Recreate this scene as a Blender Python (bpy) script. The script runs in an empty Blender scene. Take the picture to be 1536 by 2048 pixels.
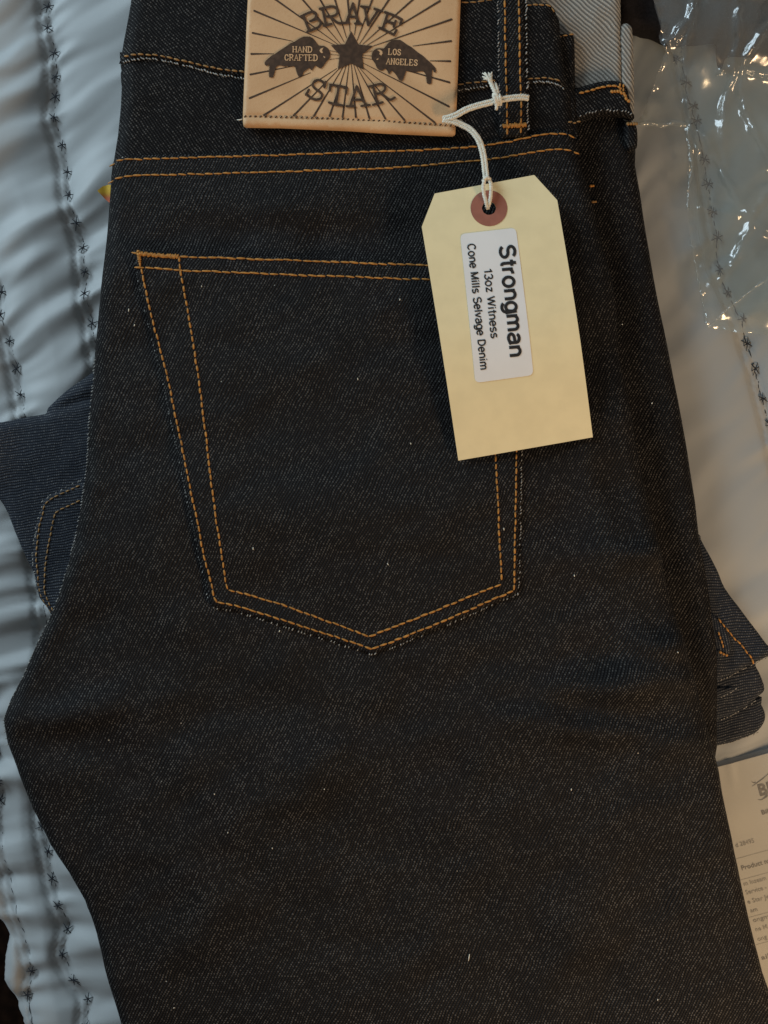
import bpy, math, random
import numpy as np
from mathutils import Vector
from mathutils.geometry import delaunay_2d_cdt

random.seed(7)
SC = bpy.context.scene
COL = SC.collection

# ------------------------------------------------------------------ camera
ZREF, DIST, PXM = 0.040, 0.60, 4600.0      # 4.6 photo pixels per millimetre on the cloth
CAMH = ZREF + DIST
cam_d = bpy.data.cameras.new("camera")
cam = bpy.data.objects.new("camera", cam_d)
COL.objects.link(cam)
cam.location = (0, 0, CAMH)
cam_d.sensor_fit = 'VERTICAL'
cam_d.angle = 2 * math.atan((2048 / PXM / 2) / DIST)
cam_d.clip_start, cam_d.clip_end = 0.01, 20
SC.camera = cam

# ------------------------------------------------------------------ light
world = bpy.data.worlds.new("World")
SC.world = world
world.use_nodes = True
bg = world.node_tree.nodes["Background"]
bg.inputs[0].default_value = (1.0, 0.97, 0.94, 1)
bg.inputs[1].default_value = 0.17


def area(name, loc, target, size, power, color, size_y=None):
    d = bpy.data.lights.new(name, 'AREA')
    d.energy, d.color, d.size = power, color, size
    if size_y:
        d.shape, d.size_y = 'RECTANGLE', size_y
    o = bpy.data.objects.new(name, d)
    COL.objects.link(o)
    o.location = loc
    o.rotation_euler = (Vector(target) - Vector(loc)).to_track_quat('-Z', 'Y').to_euler()
    return o


area("window_light", (-0.90, 0.74, 0.56), (-0.05, 0.08, 0), 0.7, 14.8, (0.70, 0.88, 1.0), 0.7)
area("room_lamp", (0.46, -0.40, 0.36), (0.06, 0.04, 0), 0.13, 3.0, (1.0, 0.67, 0.38))
SC.view_settings.view_transform = 'Standard'
SC.view_settings.look = 'None'
SC.view_settings.exposure = 0.0
SC.view_settings.gamma = 1.0


# ------------------------------------------------------------------ helpers
def S(z):
    """metres per photo pixel on the plane at height z"""
    return (CAMH - z) / DIST / PXM


def W(px, py, z, z0=None):
    s = S(z if z0 is None else z0)
    return ((px - 768) * s, (1024 - py) * s, z)


_rng = np.random.RandomState(11)
_TAB = _rng.rand(256, 256)


def vnoise(x, y):
    x = np.asarray(x, float); y = np.asarray(y, float)
    xi, yi = np.floor(x).astype(int), np.floor(y).astype(int)
    fx, fy = x - xi, y - yi
    fx = fx * fx * (3 - 2 * fx); fy = fy * fy * (3 - 2 * fy)
    a = _TAB[xi % 256, yi % 256]; b = _TAB[(xi + 1) % 256, yi % 256]
    c = _TAB[xi % 256, (yi + 1) % 256]; d = _TAB[(xi + 1) % 256, (yi + 1) % 256]
    return (a * (1 - fx) + b * fx) * (1 - fy) + (c * (1 - fx) + d * fx) * fy - 0.5


def fbm(x, y, n=3):
    s, a = 0, 1.0
    for i in range(n):
        s = s + a * vnoise(x * 2 ** i + 17.3 * i, y * 2 ** i + 5.1 * i)
        a *= 0.5
    return s


def sstep(a, b, x):
    t = np.clip((np.asarray(x, float) - a) / (b - a), 0, 1)
    return t * t * (3 - 2 * t)


def seg_dist(px, py, poly, closed=True):
    P = np.array(poly, float)
    Q = np.roll(P, -1, 0) if closed else P[1:]
    if not closed:
        P = P[:-1]
    px = np.asarray(px, float); py = np.asarray(py, float)
    best = np.full(px.shape, 1e9)
    for (ax, ay), (bx, by) in zip(P, Q):
        dx, dy = bx - ax, by - ay
        t = np.clip(((px - ax) * dx + (py - ay) * dy) / (dx * dx + dy * dy + 1e-9), 0, 1)
        best = np.minimum(best, np.hypot(px - ax - t * dx, py - ay - t * dy))
    return best


def inside(px, py, poly):
    P = np.array(poly, float)
    r = np.zeros(np.shape(px), bool)
    j = len(P) - 1
    for i in range(len(P)):
        xi, yi = P[i]; xj, yj = P[j]
        if yi != yj:
            c = ((yi > py) != (yj > py)) & (px < (xj - xi) * (py - yi) / (yj - yi) + xi)
            r ^= c
        j = i
    return r


def smooth(pts, closed=False, n=6):
    """Catmull-Rom through the points"""
    P = [np.array(p, float) for p in pts]
    out = []
    m = len(P)
    for i in range(m if closed else m - 1):
        if closed:
            p0, p1, p2, p3 = P[i - 1], P[i], P[(i + 1) % m], P[(i + 2) % m]
        else:
            p0, p1, p2, p3 = P[max(i - 1, 0)], P[i], P[i + 1], P[min(i + 2, m - 1)]
        for k in range(n):
            t = k / n
            out.append(tuple(0.5 * ((2 * p1) + (p2 - p0) * t + (2 * p0 - 5 * p1 + 4 * p2 - p3) * t * t
                                    + (3 * p1 - p0 - 3 * p2 + p3) * t ** 3)))
    if not closed:
        out.append(tuple(P[-1]))
    return out


def resample(path, step, closed=False):
    P = np.array(list(path) + ([path[0]] if closed else []), float)
    L = np.concatenate([[0], np.cumsum(np.hypot(*np.diff(P, axis=0).T))])
    n = max(2, int(round(L[-1] / step)))
    t = np.linspace(0, L[-1], n + 1)
    r = np.stack([np.interp(t, L, P[:, i]) for i in range(P.shape[1])], 1)
    return r[:-1] if closed else r


def densify(poly, step):
    out = []
    m = len(poly)
    for i in range(m):
        a, b = poly[i], poly[(i + 1) % m]
        k = max(1, int(math.hypot(b[0] - a[0], b[1] - a[1]) / step))
        for q in range(k):
            out.append((a[0] + (b[0] - a[0]) * q / k, a[1] + (b[1] - a[1]) * q / k))
    return out


def link(name, verts, faces, mat, parent=None, smooth_=True, uv=None):
    me = bpy.data.meshes.new(name)
    me.from_pydata([tuple(v) for v in verts], [], [tuple(f) for f in faces])
    if smooth_:
        me.polygons.foreach_set("use_smooth", [True] * len(me.polygons))
    if uv is not None:
        lay = me.uv_layers.new(name="UVMap")
        idx = np.empty(len(me.loops), int)
        me.loops.foreach_get("vertex_index", idx)
        lay.data.foreach_set("uv", np.asarray(uv, float)[idx].ravel())
    if mat:
        me.materials.append(mat)
    me.update()
    o = bpy.data.objects.new(name, me)
    COL.objects.link(o)
    if parent is not None:
        o.parent = parent
    return o


def root(name, label, cat, loc=(0, 0, 0), group=None):
    o = bpy.data.objects.new(name, None)
    COL.objects.link(o)
    o.empty_display_size = 0.01
    o["label"], o["category"] = label, cat
    if group:
        o["group"] = group
    return o


def sheet(name, outline, z0, zfun, step, mat, parent=None, skirt=None, ang=65.0, jitter=0.25, hard=False, fine=None):
    """a cloth or paper sheet: outline in photo pixels on plane z0, height zfun(px,py,d)"""
    bd = densify(outline, step)
    nb = len(bd)
    xs = [p[0] for p in bd]; ys = [p[1] for p in bd]
    gx, gy = np.meshgrid(np.arange(min(xs), max(xs), step), np.arange(min(ys), max(ys), step * 0.87))
    gx = gx + (np.arange(gx.shape[0]) % 2)[:, None] * step * 0.5
    rr = np.random.RandomState(3)
    gx = gx + rr.uniform(-jitter, jitter, gx.shape) * step * 0.5
    gy = gy + rr.uniform(-jitter, jitter, gx.shape) * step * 0.5
    gx, gy = gx.ravel(), gy.ravel()
    if fine:       # coarser mesh outside the fine box
        out = (gx < fine[0]) | (gx > fine[1]) | (gy < fine[2]) | (gy > fine[3])
        keep = ~out | (rr.rand(len(gx)) < 0.08)
        gx, gy = gx[keep], gy[keep]
    k = inside(gx, gy, outline)
    gx, gy = gx[k], gy[k]
    k = seg_dist(gx, gy, outline) > step * 0.45
    gx, gy = gx[k], gy[k]
    pts = [Vector(p) for p in bd] + [Vector((a, b)) for a, b in zip(gx, gy)]
    vo, _, fo, ov, _, _ = delaunay_2d_cdt(pts, [(i, (i + 1) % nb) for i in range(nb)], [], 1, 1e-5)
    V = np.array([tuple(v) for v in vo])
    where = {}
    for i, l in enumerate(ov):
        for q in l:
            where[q] = i
    d = seg_dist(V[:, 0], V[:, 1], outline)
    z = zfun(V[:, 0], V[:, 1], d)
    s = S(z0)
    X, Y = (V[:, 0] - 768) * s, (1024 - V[:, 1]) * s
    verts = list(zip(X, Y, z))
    faces = []
    for f in fo:
        a, b, c = f[0], f[1], f[2]
        if (X[b] - X[a]) * (Y[c] - Y[a]) - (Y[b] - Y[a]) * (X[c] - X[a]) < 0:
            f = f[::-1]
        faces.append(tuple(f))
    a = math.radians(ang)
    um, vm = V[:, 0] * s * 1000, -V[:, 1] * s * 1000
    uv = np.stack([um * math.sin(a) - vm * math.cos(a), um * math.cos(a) + vm * math.sin(a)], 1)
    if skirt is not None:
        uvl = list(map(tuple, uv))
        ring = [where[i] for i in range(nb)]
        area2 = sum(bd[i][0] * bd[(i + 1) % nb][1] - bd[(i + 1) % nb][0] * bd[i][1] for i in range(nb))
        top = []
        low = []
        for r in ring:
            if hard:
                top.append(len(verts)); verts.append(verts[r]); uvl.append(uvl[r])
            else:
                top.append(r)
            zb = skirt(V[r, 0], V[r, 1]) if callable(skirt) else skirt
            low.append(len(verts)); verts.append((X[r], Y[r], min(zb, z[r] - 1e-4)))
            uvl.append((uvl[r][0] + 2.1, uvl[r][1] + 1.3))
        for i in range(nb):
            j = (i + 1) % nb
            f = (top[i], top[j], low[j], low[i])
            faces.append(f if area2 > 0 else f[::-1])
        uv = np.array(uvl)
    return link(name, verts, faces, mat, parent, True, uv)


def capsules(items, z0, sides=6):
    """items: (px,py,z, dirx,diry, length_px, width_px, height_px) -> little thread beads"""
    verts, faces = [], []
    s = S(z0)
    prof = [(-0.5, 0.15, -0.9), (-0.36, 0.75, -0.2), (0.0, 1.0, 0.0), (0.36, 0.75, -0.2), (0.5, 0.15, -0.9)]
    for (px, py, z, dx, dy, L, wd, h) in items:
        n = math.hypot(dx, dy) + 1e-9
        dx, dy = dx / n, dy / n
        b0 = len(verts)
        for (t, r, dz) in prof:
            for k in range(sides):
                a = 2 * math.pi * k / sides
                off = math.cos(a) * r * wd * 0.5
                up = (math.sin(a) * r + dz) * h * 0.5
                qx, qy = px + dx * t * L - dy * off, py + dy * t * L + dx * off
                verts.append(((qx - 768) * s, (1024 - qy) * s, z + up * s))
        for i in range(len(prof) - 1):
            for k in range(sides):
                a, b = b0 + i * sides + k, b0 + i * sides + (k + 1) % sides
                faces.append((a, a + sides, b + sides, b))
    return verts, faces


def tube(path, rad, sides=6):
    """path of world points, radius or list of radii"""
    P = [Vector(p) for p in path]
    n = len(P)
    verts, faces = [], []
    up = Vector((0, 0, 1))
    for i in range(n):
        t = (P[min(i + 1, n - 1)] - P[max(i - 1, 0)])
        if t.length < 1e-9:
            t = Vector((1, 0, 0))
        t.normalize()
        u = t.cross(up)
        if u.length < 1e-4:
            u = t.cross(Vector((1, 0, 0)))
        u.normalize()
        v = u.cross(t)
        r = rad[i] if hasattr(rad, '__len__') else rad
        for k in range(sides):
            a = 2 * math.pi * k / sides
            verts.append(tuple(P[i] + u * math.cos(a) * r + v * math.sin(a) * r))
    for i in range(n - 1):
        for k in range(sides):
            a, b = i * sides + k, i * sides + (k + 1) % sides
            faces.append((a, b, b + sides, a + sides))
    faces.append(tuple(range(sides))[::-1])
    faces.append(tuple((n - 1) * sides + k for k in range(sides)))
    return verts, faces


def merge(parts):
    V, F = [], []
    for v, f in parts:
        o = len(V)
        V += list(v)
        F += [tuple(i + o for i in q) for q in f]
    return V, F


# ------------------------------------------------------------------ materials
class NT:
    def __init__(self, name):
        self.m = bpy.data.materials.new(name)
        self.m.use_nodes = True
        self.t = self.m.node_tree
        self.bsdf = self.t.nodes["Principled BSDF"]
        self.out = self.t.nodes["Material Output"]

    def n(self, kind, **kw):
        o = self.t.nodes.new(kind)
        for k, v in kw.items():
            setattr(o, k, v)
        return o

    def l(self, a, b):
        self.t.links.new(a, b)

    def math(self, op, a, b=None, c=None, clamp=False):
        o = self.n("ShaderNodeMath", operation=op, use_clamp=clamp)
        for i, v in enumerate((a, b, c)):
            if v is None:
                continue
            if isinstance(v, (int, float)):
                o.inputs[i].default_value = v
            else:
                self.l(v, o.inputs[i])
        return o.outputs[0]

    def ss(self, x, a, b):
        o = self.n("ShaderNodeMapRange", interpolation_type='SMOOTHSTEP')
        self.l(x, o.inputs[0])
        o.inputs[1].default_value, o.inputs[2].default_value = a, b
        o.inputs[3].default_value, o.inputs[4].default_value = 0, 1
        return o.outputs[0]

    def mix(self, f, a, b):
        o = self.n("ShaderNodeMix", data_type='RGBA')
        for i, v in ((0, f), (6, a), (7, b)):
            if isinstance(v, (int, float)):
                o.inputs[i].default_value = v
            elif isinstance(v, tuple):
                o.inputs[i].default_value = (*v, 1)
            else:
                self.l(v, o.inputs[i])
        return o.outputs[2]

    def noise(self, vec, scale, detail=3):
        o = self.n("ShaderNodeTexNoise")
        o.inputs["Scale"].default_value = scale
        o.inputs["Detail"].default_value = detail
        if vec is not None:
            self.l(vec, o.inputs["Vector"])
        return o.outputs[0]

    def bump(self, h, dist, strength=1.0):
        o = self.n("ShaderNodeBump")
        o.inputs["Distance"].default_value = dist
        o.inputs["Strength"].default_value = strength
        self.l(h, o.inputs["Height"])
        self.l(o.outputs[0], self.bsdf.inputs["Normal"])


def denim(name, dark, indigo, fleck, thr=0.45, p=1.22, q=0.98, rough=0.62, sheen=0.0, bump=0.00022, floor_=0.20, lw=(0.48, 0.15)):
    t = NT(name)
    uvn = t.n("ShaderNodeUVMap", uv_map="UVMap")
    wob = t.n("ShaderNodeTexNoise")
    wob.inputs["Scale"].default_value = 0.07
    t.l(uvn.outputs[0], wob.inputs["Vector"])
    add = t.n("ShaderNodeVectorMath", operation='MULTIPLY_ADD')
    t.l(wob.outputs["Color"], add.inputs[0])
    add.inputs[1].default_value = (3.0, 3.0, 0)
    t.l(uvn.outputs[0], add.inputs[2])
    sep = t.n("ShaderNodeSeparateXYZ")
    t.l(add.outputs[0], sep.inputs[0])
    u = t.math('DIVIDE', sep.outputs[0], p)
    i = t.math('FLOOR', u)
    fu = t.math('ABSOLUTE', t.math('SUBTRACT', t.math('SUBTRACT', u, i), 0.5))
    v = t.math('ADD', t.math('DIVIDE', sep.outputs[1], q), t.math('MULTIPLY', i, 0.37))
    j = t.math('FLOOR', v)
    fv = t.math('ABSOLUTE', t.math('SUBTRACT', t.math('SUBTRACT', v, j), 0.5))
    comb = t.n("ShaderNodeCombineXYZ")
    t.l(i, comb.inputs[0]); t.l(j, comb.inputs[1])
    wn = t.n("ShaderNodeTexWhiteNoise", noise_dimensions='2D')
    t.l(comb.outputs[0], wn.inputs["Vector"])
    patch = t.noise(uvn.outputs[0], 0.05, 5)
    med = t.noise(uvn.outputs[0], 0.5, 2)
    rnd = t.math('ADD', t.math('MULTIPLY', wn.outputs[0], 0.85), t.math('MULTIPLY', med, 0.25))
    rnd = t.math('ADD', rnd, t.math('MULTIPLY', t.math('SUBTRACT', patch, 0.5), 0.60))
    blob = t.math('MULTIPLY', t.ss(fu, 0.36, 0.06), t.ss(fv, 0.48, 0.14))
    amt = t.math('MULTIPLY', blob, t.math('ADD', t.math('MULTIPLY', t.ss(rnd, thr, 1.15), 0.62), floor_), clamp=True)
    line = t.ss(fu, *lw)
    base = t.mix(line, dark, indigo)
    fine = t.noise(uvn.outputs[0], 2.4, 2)
    base = t.mix(t.math('MULTIPLY', fine, 0.5), base, tuple(c * 1.8 for c in indigo))
    col = t.mix(amt, base, fleck)
    # sparse lint
    wn2 = t.n("ShaderNodeTexVoronoi")
    wn2.inputs["Scale"].default_value = 0.055
    t.l(uvn.outputs[0], wn2.inputs["Vector"])
    lint = t.ss(wn2.outputs["Distance"], 0.022, 0.012)
    col = t.mix(t.math('MULTIPLY', lint, 0.7), col, (0.5, 0.48, 0.42))
    t.l(col, t.bsdf.inputs["Base Color"])
    t.bsdf.inputs["Roughness"].default_value = rough
    t.bsdf.inputs["Specular IOR Level"].default_value = 0.08
    t.bsdf.inputs["Sheen Weight"].default_value = sheen
    t.bsdf.inputs["Sheen Roughness"].default_value = 0.5
    h = t.math('ADD', line, t.math('MULTIPLY', amt, 0.8))
    t.bump(h, bump, 0.8)
    return t.m


DENIM = denim("raw_denim", (0.0016, 0.0015, 0.0016), (0.0048, 0.0045, 0.0050), (0.140, 0.134, 0.124), thr=0.42, floor_=0.12)
DENIM2 = denim("raw_denim_blue", (0.006, 0.0072, 0.010), (0.014, 0.018, 0.026), (0.15, 0.152, 0.152), thr=0.40)
DENIM_IN = denim("denim_inside", (0.02, 0.02, 0.022), (0.30, 0.285, 0.25), (0.50, 0.48, 0.43), thr=0.5,
                 p=1.6, q=0.9, bump=0.0004, floor_=0.0, lw=(0.40, 0.20))


def plain(name, col, rough=0.7, spec=0.3, var=0.15, nscale=400.0, bump=0.0, sheen=0.0, col2=None):
    t = NT(name)
    tc = t.n("ShaderNodeTexCoord")
    nz = t.noise(tc.outputs["Object"], nscale, 4)
    c2 = col2 or tuple(min(1, c * (1 - var * 2)) for c in col)
    f = t.ss(nz, 0.3, 0.7)
    t.l(t.mix(f, c2, col), t.bsdf.inputs["Base Color"])
    t.bsdf.inputs["Roughness"].default_value = rough
    t.bsdf.inputs["Specular IOR Level"].default_value = spec
    t.bsdf.inputs["Sheen Weight"].default_value = sheen
    if bump:
        t.bump(nz, bump, 0.7)
    return t.m


THREAD = plain("orange_thread", (0.52, 0.235, 0.05), 0.6, 0.3, 0.2, 900, 0.0002)
THREAD_TAN = plain("tan_thread", (0.36, 0.20, 0.07), 0.6, 0.3, 0.2, 900, 0.0002)
FLECK = plain("white_weft", (0.42, 0.41, 0.38), 0.8, 0.2, 0.3, 900)
STRING = plain("cotton_string", (0.80, 0.75, 0.62), 0.9, 0.1, 0.12, 1500, 0.0003, 0.2)
STAMP = plain("stamped_brown", (0.075, 0.042, 0.024), 0.7, 0.25, 0.2, 500, 0.0001)
MANILA = plain("manila_card", (0.80, 0.685, 0.41), 0.75, 0.2, 0.03, 120, 0.00004)
STICKER = plain("white_sticker", (0.75, 0.75, 0.74), 0.5, 0.35, 0.02, 90)
RING = plain("reinforcement_ring", (0.33, 0.125, 0.085), 0.6, 0.3, 0.06, 300)
INK = plain("black_ink", (0.02, 0.02, 0.02), 0.6, 0.3, 0.05)
INK_GREY = plain("grey_ink", (0.16, 0.15, 0.135), 0.6, 0.3, 0.15, 700)
INK_PALE = plain("pale_ink", (0.27, 0.262, 0.24), 0.6, 0.3, 0.15, 700)
PAPER = plain("slip_paper", (0.42, 0.415, 0.385), 0.7, 0.25, 0.02, 60)
GARMENT = plain("dark_garment", (0.014, 0.012, 0.014), 0.85, 0.2, 0.25, 900, 0.0003, 0.05)
STAR_T = plain("navy_thread", (0.022, 0.026, 0.034), 0.7, 0.25, 0.2, 900)
FLOOR = plain("dark_carpet", (0.014, 0.007, 0.004), 0.95, 0.05, 0.3, 90, 0.002)


def leather_mat():
    t = NT("tan_leather")
    tc = t.n("ShaderNodeTexCoord")
    big = t.noise(tc.outputs["Object"], 45, 4)
    fine = t.noise(tc.outputs["Object"], 900, 3)
    c = t.mix(t.ss(big, 0.35, 0.7), (0.55, 0.33, 0.165), (0.64, 0.40, 0.21))
    c = t.mix(t.math('MULTIPLY', t.ss(fine, 0.55, 0.8), 0.25), c, (0.36, 0.19, 0.085))
    t.l(c, t.bsdf.inputs["Base Color"])
    t.bsdf.inputs["Roughness"].default_value = 0.55
    t.bsdf.inputs["Specular IOR Level"].default_value = 0.3
    t.bump(fine, 0.00012, 0.6)
    return t.m


LEATHER = leather_mat()


def satin_mat():
    t = NT("silver_satin")
    tc = t.n("ShaderNodeTexCoord")
    w = t.n("ShaderNodeTexWave", wave_type='BANDS', bands_direction='Y')
    w.inputs["Scale"].default_value = 900
    w.inputs["Distortion"].default_value = 1.5
    t.l(tc.outputs["Object"], w.inputs["Vector"])
    big = t.noise(tc.outputs["Object"], 6, 3)
    t.l(t.mix(big, (0.30, 0.322, 0.327), (0.35, 0.372, 0.377)), t.bsdf.inputs["Base Color"])
    t.bsdf.inputs["Roughness"].default_value = 0.5
    t.bsdf.inputs["Specular IOR Level"].default_value = 0.25
    t.bsdf.inputs["Sheen Weight"].default_value = 0.15
    t.bump(w.outputs[1], 0.00003, 0.35)
    return t.m


SATIN = satin_mat()


def film_mat(name, haze=0.06, gl=1.6, rough=0.1, tint=(0.97, 0.97, 0.95)):
    t = NT(name)
    tr = t.n("ShaderNodeBsdfTransparent"); tr.inputs[0].default_value = (*tint, 1)
    gs = t.n("ShaderNodeBsdfGlossy"); gs.inputs["Roughness"].default_value = rough
    gs.inputs["Color"].default_value = (1, 1, 1, 1)
    df = t.n("ShaderNodeBsdfDiffuse"); df.inputs[0].default_value = (0.75, 0.75, 0.72, 1)
    fr = t.n("ShaderNodeFresnel")
    gm = t.n("ShaderNodeNewGeometry")          # a film reflects alike from both sides
    t.l(t.math('SUBTRACT', 1.5, t.math('MULTIPLY', gm.outputs["Backfacing"], 1.5 - 1 / 1.5)), fr.inputs[0])
    tc = t.n("ShaderNodeTexCoord")
    nz = t.noise(tc.outputs["Object"], 90, 3)
    bp = t.n("ShaderNodeBump"); bp.inputs["Distance"].default_value = 0.0005
    bp.inputs["Strength"].default_value = 0.22
    t.l(nz, bp.inputs["Height"])
    t.l(bp.outputs[0], gs.inputs["Normal"])
    m1 = t.n("ShaderNodeMixShader"); m1.inputs[0].default_value = haze
    t.l(tr.outputs[0], m1.inputs[1]); t.l(df.outputs[0], m1.inputs[2])
    m2 = t.n("ShaderNodeMixShader")
    t.l(t.math('MULTIPLY', fr.outputs[0], gl, clamp=True), m2.inputs[0])
    t.l(m1.outputs[0], m2.inputs[1]); t.l(gs.outputs[0], m2.inputs[2])
    t.l(m2.outputs[0], t.out.inputs["Surface"])
    return t.m


FILM = film_mat("clear_film", 0.065, 1.7, 0.15, (0.90, 0.92, 0.90))
SLEEVE = film_mat("sleeve_film", 0.05, 1.2, 0.16)

# ------------------------------------------------------------------ floor and quilt
fz = -0.42
link("floor", [(-2, -2, fz), (2, -2, fz), (2, 2, fz), (-2, 2, fz)], [(0, 1, 2, 3)], FLOOR)["kind"] = "structure"

SEAMS = [
    [(70, -160), (92, -40), (96, 15), (101, 60), (112, 112), (114, 158), (112, 195), (110, 238), (124, 290), (134, 344),
     (140, 393), (155, 448), (168, 498), (172, 546), (173, 590), (186, 650), (200, 740), (230, 900), (260, 1100)],
    [(-30, 440), (-8, 520), (3, 585), (5, 632), (22, 683), (34, 738), (44, 790), (56, 850), (62, 950), (75, 1130), (92, 1235),
     (84, 1500), (84, 1590), (86, 1652), (97, 1702), (105, 1756), (121, 1807), (136, 1857), (128, 1905), (150, 1956),
     (178, 1994), (176, 2046), (185, 2110), (200, 2200)],
    [(-14, 1400), (-6, 1520), (2, 1585), (0, 1655), (20, 1760), (48, 1860), (66, 1938), (56, 1989), (66, 2046), (80, 2150)],
    [(1340, -160), (1352, -60), (1360, 60), (1371, 168), (1383, 217), (1393, 262), (1408, 321), (1416, 369), (1424, 425),
     (1432, 478), (1439, 538), (1456, 585), (1482, 650), (1493, 688), (1509, 738), (1524, 798), (1538, 850), (1570, 1000),
     (1610, 1250), (1640, 1600)],
]
STARS = [
    [(96, 15), (98, 60), (112, 112), (114, 158), (112, 195), (110, 238), (124, 290), (134, 344), (140, 393), (155, 448),
     (168, 498), (172, 546), (173, 590), (186, 648)],
    [(5, 585), (4, 632), (22, 683), (34, 738), (44, 790), (84, 1652), (97, 1702), (105, 1756), (119, 1807), (136, 1857),
     (128, 1905), (150, 1956), (178, 1994), (176, 2046)],
    [(2, 1560), (0, 1600), (66, 1938), (56, 1989)],
    [(1353, 120), (1371, 168), (1385, 215), (1392, 245), (1408, 321), (1416, 369), (1424, 425), (1432, 478), (1438, 540), (1455, 585),
     (1482, 640), (1493, 688), (1509, 738), (1524, 798), (1538, 850)],
]


def quilt_z(px, py):
    px = np.asarray(px, float); py = np.asarray(py, float)
    d = np.full(px.shape, 1e9); e = np.full(px.shape, 1e9)
    for s in SEAMS:
        sm = smooth(s, n=3)
        d = np.minimum(d, seg_dist(px, py, sm, False))
        e = np.minimum(e, seg_dist(px, py, [(x - 17, y + 2) for x, y in sm], False))
    right = sstep(1150, 1300, px)
    low = sstep(1000, 1500, py) * (1 - right)
    h = 0.0056 * (1 - np.exp(-d / 34.0)) - 0.0018 * np.exp(-(e / 5.0) ** 2) - 0.0008 * np.exp(-(d / 5.0) ** 2)
    # puckers: folds that run across the seams
    th = np.radians(30 - 22 * low + 12 * right)
    wx = px + 40 * vnoise(px / 120, py / 120); wy = py + 40 * vnoise(px / 130 + 9, py / 110)
    a = wx * np.cos(th) - wy * np.sin(th)      # along the fold
    b = wx * np.sin(th) + wy * np.cos(th)      # across
    fall = 0.42 + 0.58 * np.exp(-d / 60.0)
    f1 = vnoise(a / 150 + 3.3, b / 38)
    f2 = vnoise(a / 90 + 1.3, b / 19 + 7)
    f3 = vnoise(a / 300 + 6.3, b / 105 + 2)
    amp = 1.0 - 0.62 * right
    h = h + amp * (0.0070 * f1 * fall + 0.0046 * f2 * (0.12 + np.exp(-d / 26.0)) + 0.0044 * f3 * (1 - 0.7 * np.exp(-d / 25)))
    h = h + 0.0026 * right * vnoise(a / 170 + 4, b / 80)
    return h


QUILT_OUT = [(-800, -700), (2500, -700), (2500, 2760), (300, 2760), (112, 2270), (95, 2200), (62, 2110), (42, 2052), (27, 2010),
             (13, 1984), (2, 1958), (4, 1918), (12, 1874), (0, 1848), (-30, 1820), (-120, 1740), (-260, 1660), (-800, 1500)]
HEM = [(300, 2760), (112, 2270), (95, 2200), (62, 2110), (42, 2052), (27, 2010), (13, 1984), (2, 1958), (4, 1918), (12, 1874), (0, 1848),
       (-30, 1820), (-120, 1740), (-260, 1660), (-800, 1500)]


def quilt_zz(px, py, d=None):
    z = quilt_z(px, py)
    dh = seg_dist(px, py, HEM, False)
    return z - 0.012 * (1 - np.sqrt(np.clip(1 - (1 - np.clip(dh / 40.0, 0, 1)) ** 2, 0, 1)))


quilt = root("quilt", "silver blue satin quilt with lines of dark star stitches under the jeans", "quilt")
sheet("quilted_cover", QUILT_OUT, 0.0, quilt_zz, 7.0, SATIN, quilt, skirt=-0.2, fine=(-60, 1640, -80, 2140))


def star_mesh(r):
    v, f = [], []
    parts = []
    for k, ang in enumerate((20, 80, 140)):
        a = math.radians(ang + random.uniform(-14, 14))
        L = r * random.uniform(0.75, 1.15) * (1.0 if k else 0.9)
        pts = [(math.cos(a) * L * t + random.uniform(-.00015, .00015), math.sin(a) * L * t,
                0.0009 * (1 - t * t) + 0.00012 * k) for t in (-1, -0.5, 0, 0.5, 1)]
        parts.append(tube(pts, [0.00013, 0.00024, 0.0003, 0.00024, 0.00012], 5))
    return merge(parts)


for si, ss_ in enumerate(STARS):
    allp = [p for p in ss_]
    sm = resample(smooth(SEAMS[si], n=6), 7)
    zz = quilt_z(sm[:, 0], sm[:, 1])
    wob = 1.6
    path = [W(x + random.uniform(-wob, wob), y, float(z) + (0.0005 if si == 3 else 0.00015) + 0.0002 * math.sin(i * 2.1), 0.0)
            for i, ((x, y), z) in enumerate(zip(sm, zz))]
    v, f = tube(path, 0.00017, 5)
    link("seam_thread", v, f, STAR_T, quilt)
    for (x, y) in allp:
        v, f = star_mesh(12.5 * S(0) * random.uniform(0.9, 1.15))
        o = link("star_stitch", v, f, STAR_T, quilt)
        zq = float(np.max(quilt_z(np.array([x, x - 7, x + 7, x]), np.array([y, y - 4, y + 5, y + 8]))))
        o.location = W(x, y, zq - 0.0001, 0.0)

# ------------------------------------------------------------------ second pair, lying crosswise underneath
LEFT_U = [(184, 739), (129, 778), (90, 813), (82, 826), (39, 834), (0, 843), (-60, 852), (-90, 900), (-60, 940), (0, 1009),
          (23, 1063), (47, 1118), (64, 1153), (74, 1196), (98, 1226), (140, 1262), (300, 1262), (300, 739)]
RIGHT_A = [(1330, 1010), (1398, 1066), (1406, 1082), (1436, 1138), (1453, 1177), (1484, 1219), (1516, 1262), (1536, 1289), (1552, 1306),
           (1536, 1315), (1509, 1328), (1480, 1343), (1443, 1361), (1330, 1400)]
RIGHT_B = [(1330, 1300), (1500, 1300), (1514, 1333), (1523, 1350), (1533, 1380), (1521, 1394), (1509, 1404), (1484, 1421),
           (1443, 1441), (1330, 1470)]
RIGHT_C = [(1330, 1380), (1510, 1390), (1526, 1411), (1534, 1431), (1531, 1448), (1514, 1468), (1484, 1480), (1443, 1492),
           (1330, 1510)]


def puff(top, bottom, R, drop, bumps=0.0008, sc=60.0, extra=None):
    def f(px, py, d):
        t = np.clip(1 - d / R, 0, 1)
        z = top - drop * (1 - np.sqrt(np.clip(1 - t * t, 0, 1))) + bumps * fbm(px / sc, py / sc, 3)
        if extra is not None:
            z = z + extra(px, py)
        return z
    return f


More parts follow.
